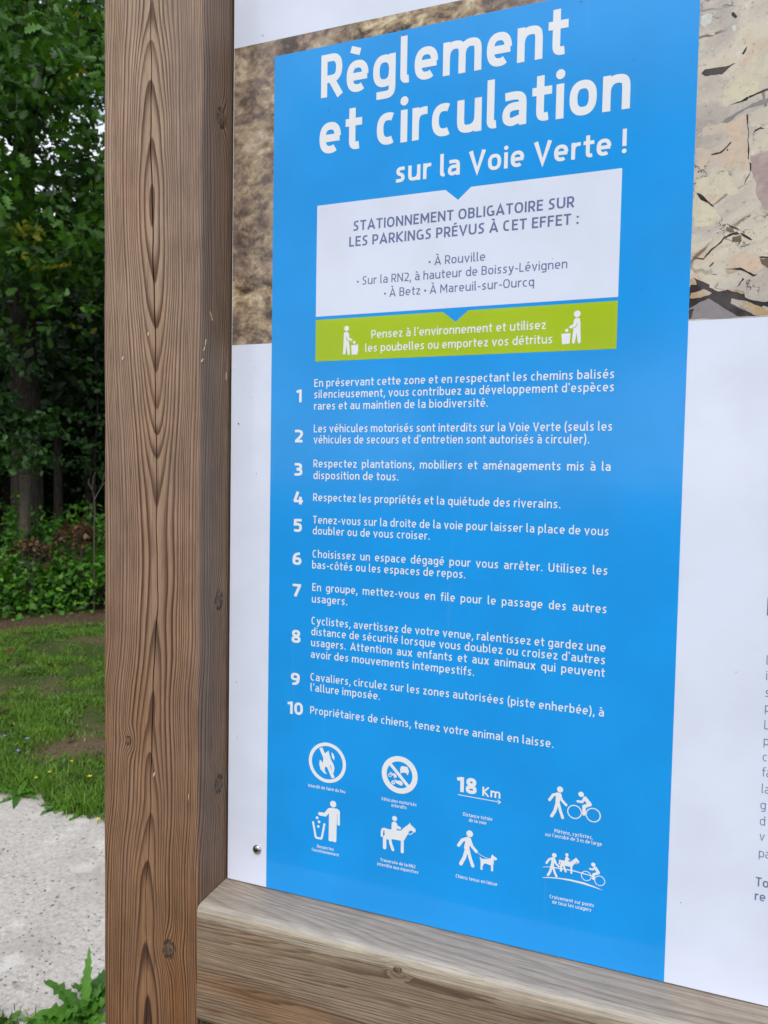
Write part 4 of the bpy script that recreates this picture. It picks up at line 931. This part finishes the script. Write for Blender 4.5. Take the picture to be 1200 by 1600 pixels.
# ---- the oak at the wood's edge: trunk seen below, its leafy limbs reach out over the lawn
TR = at_d(38, 600, 13.0)
oak = empty('oak_tree', (TR[0], TR[1], 0)); tag(oak, 'big oak whose leafy branches hang over the lawn at upper left', 'tree')
V, F = tube([loc(oak, (TR[0] + .05 * math.sin(z), TR[1], z)) for z in np.linspace(-.2, 9, 14)], np.linspace(.26, .13, 14), 14, .12)
obj('trunk', mesh('trunk', V, F, M_bark, True), oak)
C0 = []                                                      # leafy clusters along the limbs
limbs = []
for k in range(30):
    s_end = npr.uniform(-3.4, 3.6) if k > 9 else npr.uniform(-1.0, 1.0); d_end = npr.uniform(6.6, 9.6); z_end = npr.uniform(3.5, 7.6) if k > 9 else np.linspace(3.55, 7.0, 10)[k]
    b = np.array(wp(13, -.6, min(8.6, z_end + 1.0 + npr.uniform(0, .8)))); e = np.array(wp(d_end, s_end, z_end)); mid = (b + e) / 2 + [0, 0, .45] + npr.normal(size=3) * .25
    pts = [tuple((1 - t) ** 2 * b + 2 * t * (1 - t) * mid + t * t * e) for t in np.linspace(0, 1, 9)]; limbs.append(pts)
    V, F = tube([loc(oak, p) for p in pts], np.linspace(.055, .008, 9), 6, .2); obj('branch', mesh('branch', V, F, M_bark, True), oak)
    for t in np.linspace(.30, 1.0, 15):
        c = (1 - t) ** 2 * b + 2 * t * (1 - t) * mid + t * t * e
        for j in range(4): C0.append(c + npr.normal(size=3) * [.42, .42, .26])
C0 = np.array(C0)
def inwedge(P, m=0.0):
    dx, dy = P[:, 0] - CX, P[:, 1] - CY; a = np.degrees(np.arctan2(dx, dy)); return (a > -48.3 - m) & (a < -41.0 + m)
def foliage(C, per, spread, sc0, sc1, up=.6):
    n = len(C) * per; P = np.repeat(C, per, 0) + npr.normal(size=(n, 3)) * spread
    N = npr.normal(size=(n, 3)) * [.8, .8, .8] + [0, 0, up]; return P, N, npr.uniform(sc0, sc1, n)
P, N, S = foliage(C0, 12, [.15, .15, .09], .085, .155, .5)
P -= np.array(oak.location)
ct = np.repeat(npr.random(len(C0)), 12); tone = np.clip(ct * .5 + npr.normal(.2, .15, len(P)), 0, .82); tone[(ct > .975) & (npr.random(len(P)) < .6)] = 1
dist = np.linalg.norm(P[:, :2] + np.array(oak.location)[:2] - [CX, CY], axis=1)
cand = np.where(inwedge(P + np.array(oak.location)))[0]; cand = cand[np.argsort(dist[cand])][:296]
leafobjs(oak, L_oak, P[cand], N[cand], S[cand])
msk = np.ones(len(P), bool); msk[cand] = False
V, F, T = scatter(tvo, tfo, P[msk], frames(N[msk], msk.sum()), S[msk], tone[msk])
o = obj('foliage', fastmesh('foliage', V, F, M_oak, T), oak); o['kind'] = 'stuff'
# ---- the wood behind
def crown(nl, rx, ry, z0, z1, sc, mat, name='foliage'):
    k = max(1, nl // 26); C = npr.normal(size=(k, 3)); C /= np.linalg.norm(C, axis=1, keepdims=True); C *= npr.uniform(.35, 1, (k, 1)) ** .5
    C = C * [rx, ry, (z1 - z0) / 2] + [0, 0, (z0 + z1) / 2]
    P = np.repeat(C, 26, 0) + npr.normal(size=(k * 26, 3)) * [.45, .45, .28]; n = len(P)
    N = npr.normal(size=(n, 3)) * .8 + [0, 0, .7]
    V, F, T = scatter(tvs, tfs, P, frames(N, n), npr.uniform(sc * .7, sc * 1.3, n), np.clip(np.repeat(npr.random(k), 26) * .6 + npr.normal(.15, .15, n), 0, 1))
    return fastmesh(name, V, F, mat, T)
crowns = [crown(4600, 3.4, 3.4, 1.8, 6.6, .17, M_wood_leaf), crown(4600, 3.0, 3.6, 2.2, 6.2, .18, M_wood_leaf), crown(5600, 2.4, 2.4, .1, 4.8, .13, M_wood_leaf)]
trunks = []
for k in range(3):
    V, F = tube([(.12 * math.sin(z * .5 + k), .1 * math.cos(z * .4 + k * 2), z) for z in np.linspace(-.2, 6.4, 12)], np.linspace((.16, .10, .07)[k], .03, 12), 9, .12); trunks.append(mesh('trunk', V, F, M_bark, True))
def tree(d, s, k, label, rot, sc_=1.0, group='trees of the wood behind the brambles', cat='tree'):
    x, y, _ = wp(d, s); r = empty('woodland_tree', (x, y, 0)); tag(r, label, cat, group); r.rotation_euler = (0, 0, rot); r.scale = (sc_,) * 3
    obj('trunk', trunks[k], r); o = obj('foliage', crowns[k], r); o['kind'] = 'stuff'
def at_px(px, d):
    p = at_d(px, 750, d); v = np.array([p[0] - CX, p[1] - CY]); return d * (v @ DV) / np.hypot(*v), d * (v @ SV) / np.hypot(*v)
d_, s_ = at_px(84, 15.5); tree(d_, s_, 1, 'thin dark trunk in the wood, right of the big oak trunk', .4)
d_, s_ = at_px(131, 17.0); tree(d_, s_, 1, 'thin straight trunk midway between the oak trunk and the post', 2.1)
d_, s_ = at_px(8, 19.0); tree(d_, s_, 0, 'dark tree at the far left edge of the wood', 1.2)
hid = 'one of the dark leafy trees deep in the wood'
for i, (d, s) in enumerate([(15, -5), (15.5, 4.6), (18, -8.5), (18.5, 1.4), (19, 8), (22, -3.5), (22.5, 3.6), (23, -11), (23.5, 12), (24.5, .3), (26, -1.2), (27, -.6), (27, 6.5), (28, -8), (32, 2.5), (32, -4.5), (33, 10), (38, -1), (38, 6), (39, -9), (16, 10), (14, 15), (20, 17), (17, -14), (13, 21)]):
    tree(d, s, i % 2, hid, i * 1.3, 1.0 + .25 * (i % 3) + (.3 if d > 30 else 0), group='dark trees deep in the wood')
for i, (d, s) in enumerate([(17.5, -2.6), (18, 2.4), (21, -.9), (20, .5), (24, 1.2), (24, -1.8), (19, 4.5), (19, -5), (26, 3.5), (26, -4.5), (30, 0), (30, 5), (30, -6), (34, -2), (34, 3), (25, 8), (25, -9)]):
    tree(d, s, 2, 'low bushy understorey tree standing deep in the shade', i * 2.1, .8 + .1 * (i % 3), group='understorey trees in the shade')
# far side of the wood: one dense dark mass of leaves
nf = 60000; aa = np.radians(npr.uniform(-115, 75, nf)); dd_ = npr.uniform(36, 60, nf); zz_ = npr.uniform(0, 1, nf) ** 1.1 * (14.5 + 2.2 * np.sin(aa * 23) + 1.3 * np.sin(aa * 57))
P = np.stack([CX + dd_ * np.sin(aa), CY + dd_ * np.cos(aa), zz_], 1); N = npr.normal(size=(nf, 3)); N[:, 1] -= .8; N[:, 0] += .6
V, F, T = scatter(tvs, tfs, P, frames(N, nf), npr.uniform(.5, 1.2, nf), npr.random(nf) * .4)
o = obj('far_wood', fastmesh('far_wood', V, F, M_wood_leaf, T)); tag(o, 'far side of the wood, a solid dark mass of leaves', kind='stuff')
# the trees across the clearing behind the viewer, mirrored in the glossy panel
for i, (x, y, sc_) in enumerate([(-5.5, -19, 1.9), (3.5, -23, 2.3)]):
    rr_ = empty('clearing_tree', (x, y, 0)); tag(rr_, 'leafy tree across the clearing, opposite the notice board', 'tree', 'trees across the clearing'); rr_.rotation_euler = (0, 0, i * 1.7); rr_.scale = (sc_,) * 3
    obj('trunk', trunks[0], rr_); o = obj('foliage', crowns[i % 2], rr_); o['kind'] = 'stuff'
# hornbeam saplings with layered sprays
def sapling(px, d, sprays, label, nleaf, r0=.018):
    b = at_d(px, 760, d); r = empty('hornbeam_sapling', (b[0], b[1], 0)); tag(r, label, 'sapling', 'saplings at the edge of the wood')
    top = max(at_d(a, y, d)[2] for a, y, e in sprays) + .2
    V, F = tube([(.03 * math.sin(z * 3), 0, z) for z in np.linspace(0, top, 8)], np.linspace(r0, .005, 8), 6); obj('stem', mesh('stem', V, F, M_bark), r)
    Cs = []
    for k, (a, y, e) in enumerate(sprays):
        c = np.array(at_d(a, y, d)); c2 = np.array(at_d(e, y + 14, d - .5)); z0 = (c[2] + c2[2]) / 2
        for t in np.linspace(0, 1, 9): Cs.append(c * (1 - t) + c2 * t + npr.normal(size=3) * [.05, .05, .015])
    Cs = np.array(Cs) - np.array(r.location)
    P, N, S = foliage(Cs, nleaf, [.08, .08, .035], .07, .11, .5)
    k = min(len(P), 130); idx = npr.permutation(len(P)); leafobjs(r, L_horn, P[idx[:k]], N[idx[:k]], S[idx[:k]])
    if len(P) > k:
        q = idx[k:]; V, F, T = scatter(tvs, tfs, P[q], frames(N[q], len(q)), S[q], npr.random(len(q)) * .8); o = obj('foliage', fastmesh('foliage', V, F, M_hazel, T), r); o['kind'] = 'stuff'
sapling(-25, 9.6, [(-60, 540, 30), (-60, 566, 48), (-50, 632, 80), (-40, 650, 92), (-60, 672, 55), (-50, 700, 66), (-50, 722, 62), (-60, 610, 20), (-30, 655, 70), (-20, 690, 60), (0, 712, 85), (10, 668, 95), (-10, 640, 60)], 'sapling with flat layered sprays at the left edge, below the oak', 9)
sapling(150, 10.4, [(110, 650, 175), (120, 690, 180), (118, 720, 170), (130, 600, 190), (100, 560, 150)], 'dim sapling beside the post above the bare twigs', 6, .012)
# ---- stake, twigs
sx = at_d(38, 742, 9.9); r = obj('fence_stake', None)
COL.objects.unlink(r); bpy.data.objects.remove(r)
V, F = tube([(0, 0, 0), (.004, 0, .8), (0, .01, sx[2] - .02), (0, .01, sx[2])], [.068, .064, .060, .052], 10, .10)
r = obj('fence_stake', mesh('fence_stake', V, F, M_stake), None, (sx[0], sx[1], 0)); tag(r, 'short round wooden stake standing out of the brambles', 'stake')
tb = at_d(146, 800, 9.0); r = empty('dead_shrub', (tb[0], tb[1], 0)); tag(r, 'bare forked dead twigs rising from the brambles by the post', 'dead shrub')
tw = [[(147, 830), (148, 800), (147, 778), (144, 765), (146, 745), (149, 738)], [(148, 780), (152, 772), (160, 758), (161, 748), (165, 735)], [(144, 765), (138, 755), (139, 748)], [(160, 758), (170, 750)]]
for k, b in enumerate(tw):
    pts = [loc(r, at_d(x, y, 9.0 + .03 * i)) for i, (x, y) in enumerate(b)]
    if k == 0: pts = [(pts[0][0], pts[0][1], 0.0)] + pts
    V, F = tube(pts, np.linspace(.010 if k == 0 else .007, .003, len(pts)), 6); obj('twig', mesh('twig', V, F, M_twig, True), r)
# ---- brambles
def bramble(d, s, rx, ry, h, label, tbias, n, parts):
    x, y, _ = wp(d, s); r = empty('bramble_bush', (x, y, 0)); tag(r, label, 'bush', 'bramble bushes along the wood edge')
    k = n // 9; a = npr.uniform(0, 2 * np.pi, k); e = np.arccos(npr.uniform(0, 1, k)); q = npr.uniform(.72, 1.06, k)
    C = np.stack([np.cos(a) * np.sin(e) * rx * q, np.sin(a) * np.sin(e) * ry * q, np.cos(e) * h * q], 1)
    th = AZ0; c_, s2 = math.cos(-th), math.sin(-th)
    C = np.stack([C[:, 0] * c_ - C[:, 1] * s2, C[:, 0] * s2 + C[:, 1] * c_, C[:, 2]], 1)
    C = C[C[:, 2] > .03]
    P, N, S = foliage(C, 9, [.075, .075, .05], .05, .095, 1.0); N[:, :2] += (P[:, :2] * .5); P[:, 2] = np.maximum(P[:, 2], .02)
    tone = np.clip(np.repeat(npr.random(len(C)), 9) * .55 + npr.normal(tbias, .15, len(P)), 0, 1)
    idx = np.arange(len(P)); W = P + np.array(r.location); dd = np.hypot(W[:, 0] - CX, W[:, 1] - CY)
    cand = idx[inwedge(W, .3)]; cand = cand[np.argsort(dd[cand])][:parts]
    if len(cand): leafobjs(r, L_bram, P[cand], N[cand], S[cand])
    m = np.ones(len(P), bool); m[cand] = False
    V, F, T = scatter(tvb, tfb, P[m], frames(N[m], m.sum()), S[m], tone[m]); o = obj('foliage', fastmesh('foliage', V, F, M_bramble, T), r); o['kind'] = 'stuff'
    for k in range(5):
        u = npr.uniform(-.6, .6, 2) * [rx, ry]; pts = [(u[0] * .3, u[1] * .3, 0), (u[0] * .7, u[1] * .7, h * .6), (u[0], u[1], h * .95), (u[0] * 1.4, u[1] * 1.4, h * .9)]
        V, F = tube(pts, [.006, .005, .004, .002], 5); obj('stem', mesh('stem', V, F, M_twig), r)
bramble(9.2, -.62, .75, .55, .62, 'low dark green bramble at the left edge, front of the thicket', .05, 1900, 120)
bramble(9.25, .45, .80, .50, .58, 'low bramble in the front of the thicket close to the post', .25, 1900, 120)
bramble(9.75, -.15, .75, .5, .88, 'mid height bramble with darker leaves in the middle of the thicket', .02, 1900, 100)
bramble(9.9, .75, .6, .5, .98, 'bright yellowish green bramble beside the post', .45, 1500, 100)
bramble(10.35, -.55, .8, .5, 1.22, 'tall bramble round the foot of the wooden stake', .2, 1800, 90)
bramble(10.45, .35, .7, .5, 1.18, 'tall bright bramble at the top of the thicket behind the dead fern', .42, 1800, 90)
for i, s in enumerate((-1.9, -3.2, -4.6, -6.1, 1.9, 3.2, 4.6, 6.0, 7.5, 9.0, 10.6, 12.4)):
    bramble(9.4 + .3 * (i % 2), s, .9, .7, .85 + .1 * (i % 3), 'bramble bush of the thicket hidden beyond the post or the left edge', .2, 1500, 0)
def fern(px, py, d, n, label, w=.28):
    c = np.array(at_d(px, py, d)); r = empty('dead_fern', (c[0], c[1], 0)); tag(r, label, 'fern', 'dead fern patches in the thicket')
    for k in range(7):
        a = npr.uniform(0, 6.28); u = np.array([math.cos(a), math.sin(a), 0]) * w * npr.uniform(.5, 1.3)
        z = c[2]; V, F = tube([(0, 0, 0), (u[0] * .5, u[1] * .5, z * .9), (u[0], u[1], z), (u[0] * 1.3, u[1] * 1.3, z - .12)], [.005, .004, .003, .002], 5); obj('stem', mesh('stem', V, F, M_twig), r)
        C = np.array([[u[0] * t, u[1] * t, z - .10 * t * t] for t in np.linspace(.2, 1.35, 12)]); P, N, S = foliage(C, n, [.05, .05, .03], .04, .08, .6)
        V, F, T = scatter(tvs, tfs, P, frames(N, len(P)), S, npr.random(len(P))); o = obj('frond', fastmesh('frond', V, F, M_fern, T), r); o['kind'] = 'stuff'
fern(128, 826, 9.3, 4, 'rust brown dead fern beside the post', .22); fern(45, 850, 9.1, 2, 'brown dead fronds low in the thicket at left', .30)
# ---- rosette at the near path edge
def rosette(px, py, leaves, label, name='dandelion_plant'):
    x, y = on_z(px, py); r = empty(name, (x, y, .0)); tag(r, label, 'plant')
    for (az, l, wd, pitch, tooth) in leaves:
        n = 15; V, F = [], []
        for i in range(n):
            t = i / (n - 1); w_ = wd * (math.sin(math.pi * min(1, t ** .75)) ** .8 * .5 + .03) * (1 + tooth * (1 if i % 2 else -1) * .28)
            if i == n - 1: w_ = .001
            L_ = l * t; el = pitch - t * t * .9; up = l * (math.sin(pitch) * t - .42 * t * t * math.cos(pitch)) ; out_ = l * (math.cos(pitch) * t + .08 * t * t)
            up = max(up, .006); wave = .006 * math.sin(i * 1.9)
            ca, sa = math.cos(az), math.sin(az)
            for sd_, zz in ((-1, .25), (0, 0), (1, .25)): V.append((out_ * ca - sd_ * w_ * sa, out_ * sa + sd_ * w_ * ca, up + abs(sd_) * w_ * zz + sd_ * wave))
        for i in range(n - 1): k = i * 3; F += [(k, k + 1, k + 4, k + 3), (k + 1, k + 2, k + 5, k + 4)]
        o = obj('leaf', mesh('leaf', V, F, M_dand, True, attr=np.full(len(V), rnd.random() * .8)), r)
ax = math.atan2(SV[1], SV[0])
rr5 = random.Random(12)
rosette(132, 1592, [(ax + 2.4, .19, .040, .80, 1.0), (ax + 2.8, .15, .052, .50, .7), (ax + 1.35, .20, .026, 1.25, .9)] + [(ax + k * .47, rr5.uniform(.09, .15), rr5.uniform(.022, .034), rr5.uniform(.3, 1.0), 1.0) for k in range(14)], 'leafy green dandelion rosette at the foot of the post by the path')
rosette(150, 1560, [(ax + k * .8 + .3, npr.uniform(.08, .14), .035, npr.uniform(.5, 1.1), .4) for k in range(8)], 'smaller dandelion clump half hidden by the post')
rosette(80, 1610, [(ax + k * .9, npr.uniform(.07, .12), .03, npr.uniform(.3, .8), .4) for k in range(8)], 'low weed rosette at the bottom edge, left of the dandelion')
for i, (px, py) in enumerate(((28, 1245), (100, 1258), (135, 1268), (118, 1262))):
    rosette(px, py, [(k * .9 + i, npr.uniform(.08, .15), .028, npr.uniform(.3, .9), .5) for k in range(9)], ['long leaved weed spilling on the path edge at left', 'weed rosette at the lawn edge in the middle of the verge', 'weed rosette at the path edge touching the post', 'pale weed between two rosettes on the path edge'][i], 'weed_rosette')
# loose stones on the path
M_peb, p_, v_ = material('grey pebble', .85); setc(p_, s2l(104, 100, 96))
V, F = [], []
for k in range(260):
    px, py = npr.uniform(-60, 200), npr.uniform(1265, 1600); x, y = on_z(px, py)
    if not (.84 < y < 1.84): continue
    s = npr.uniform(.002, .0065) if k > 14 else npr.uniform(.006, .010); i = len(V); a = npr.uniform(0, 3)
    for (u, v, z) in ((1, 0, .2), (.3, .8, .2), (-.7, .6, .2), (-1, -.2, .2), (-.2, -.8, .2), (.7, -.5, .2), (.1, .1, .9)):
        V.append((x + s * (u * math.cos(a) - v * math.sin(a) * .7), y + s * (u * math.sin(a) + v * .7 * math.cos(a)), .002 + s * z * .7))
    F += [(i + q, i + (q + 1) % 6, i + 6) for q in range(6)]
o = obj('path_stones', mesh('path_stones', V, F, M_peb)); tag(o, 'scattered small dark stones lying on the pale path', kind='stuff')
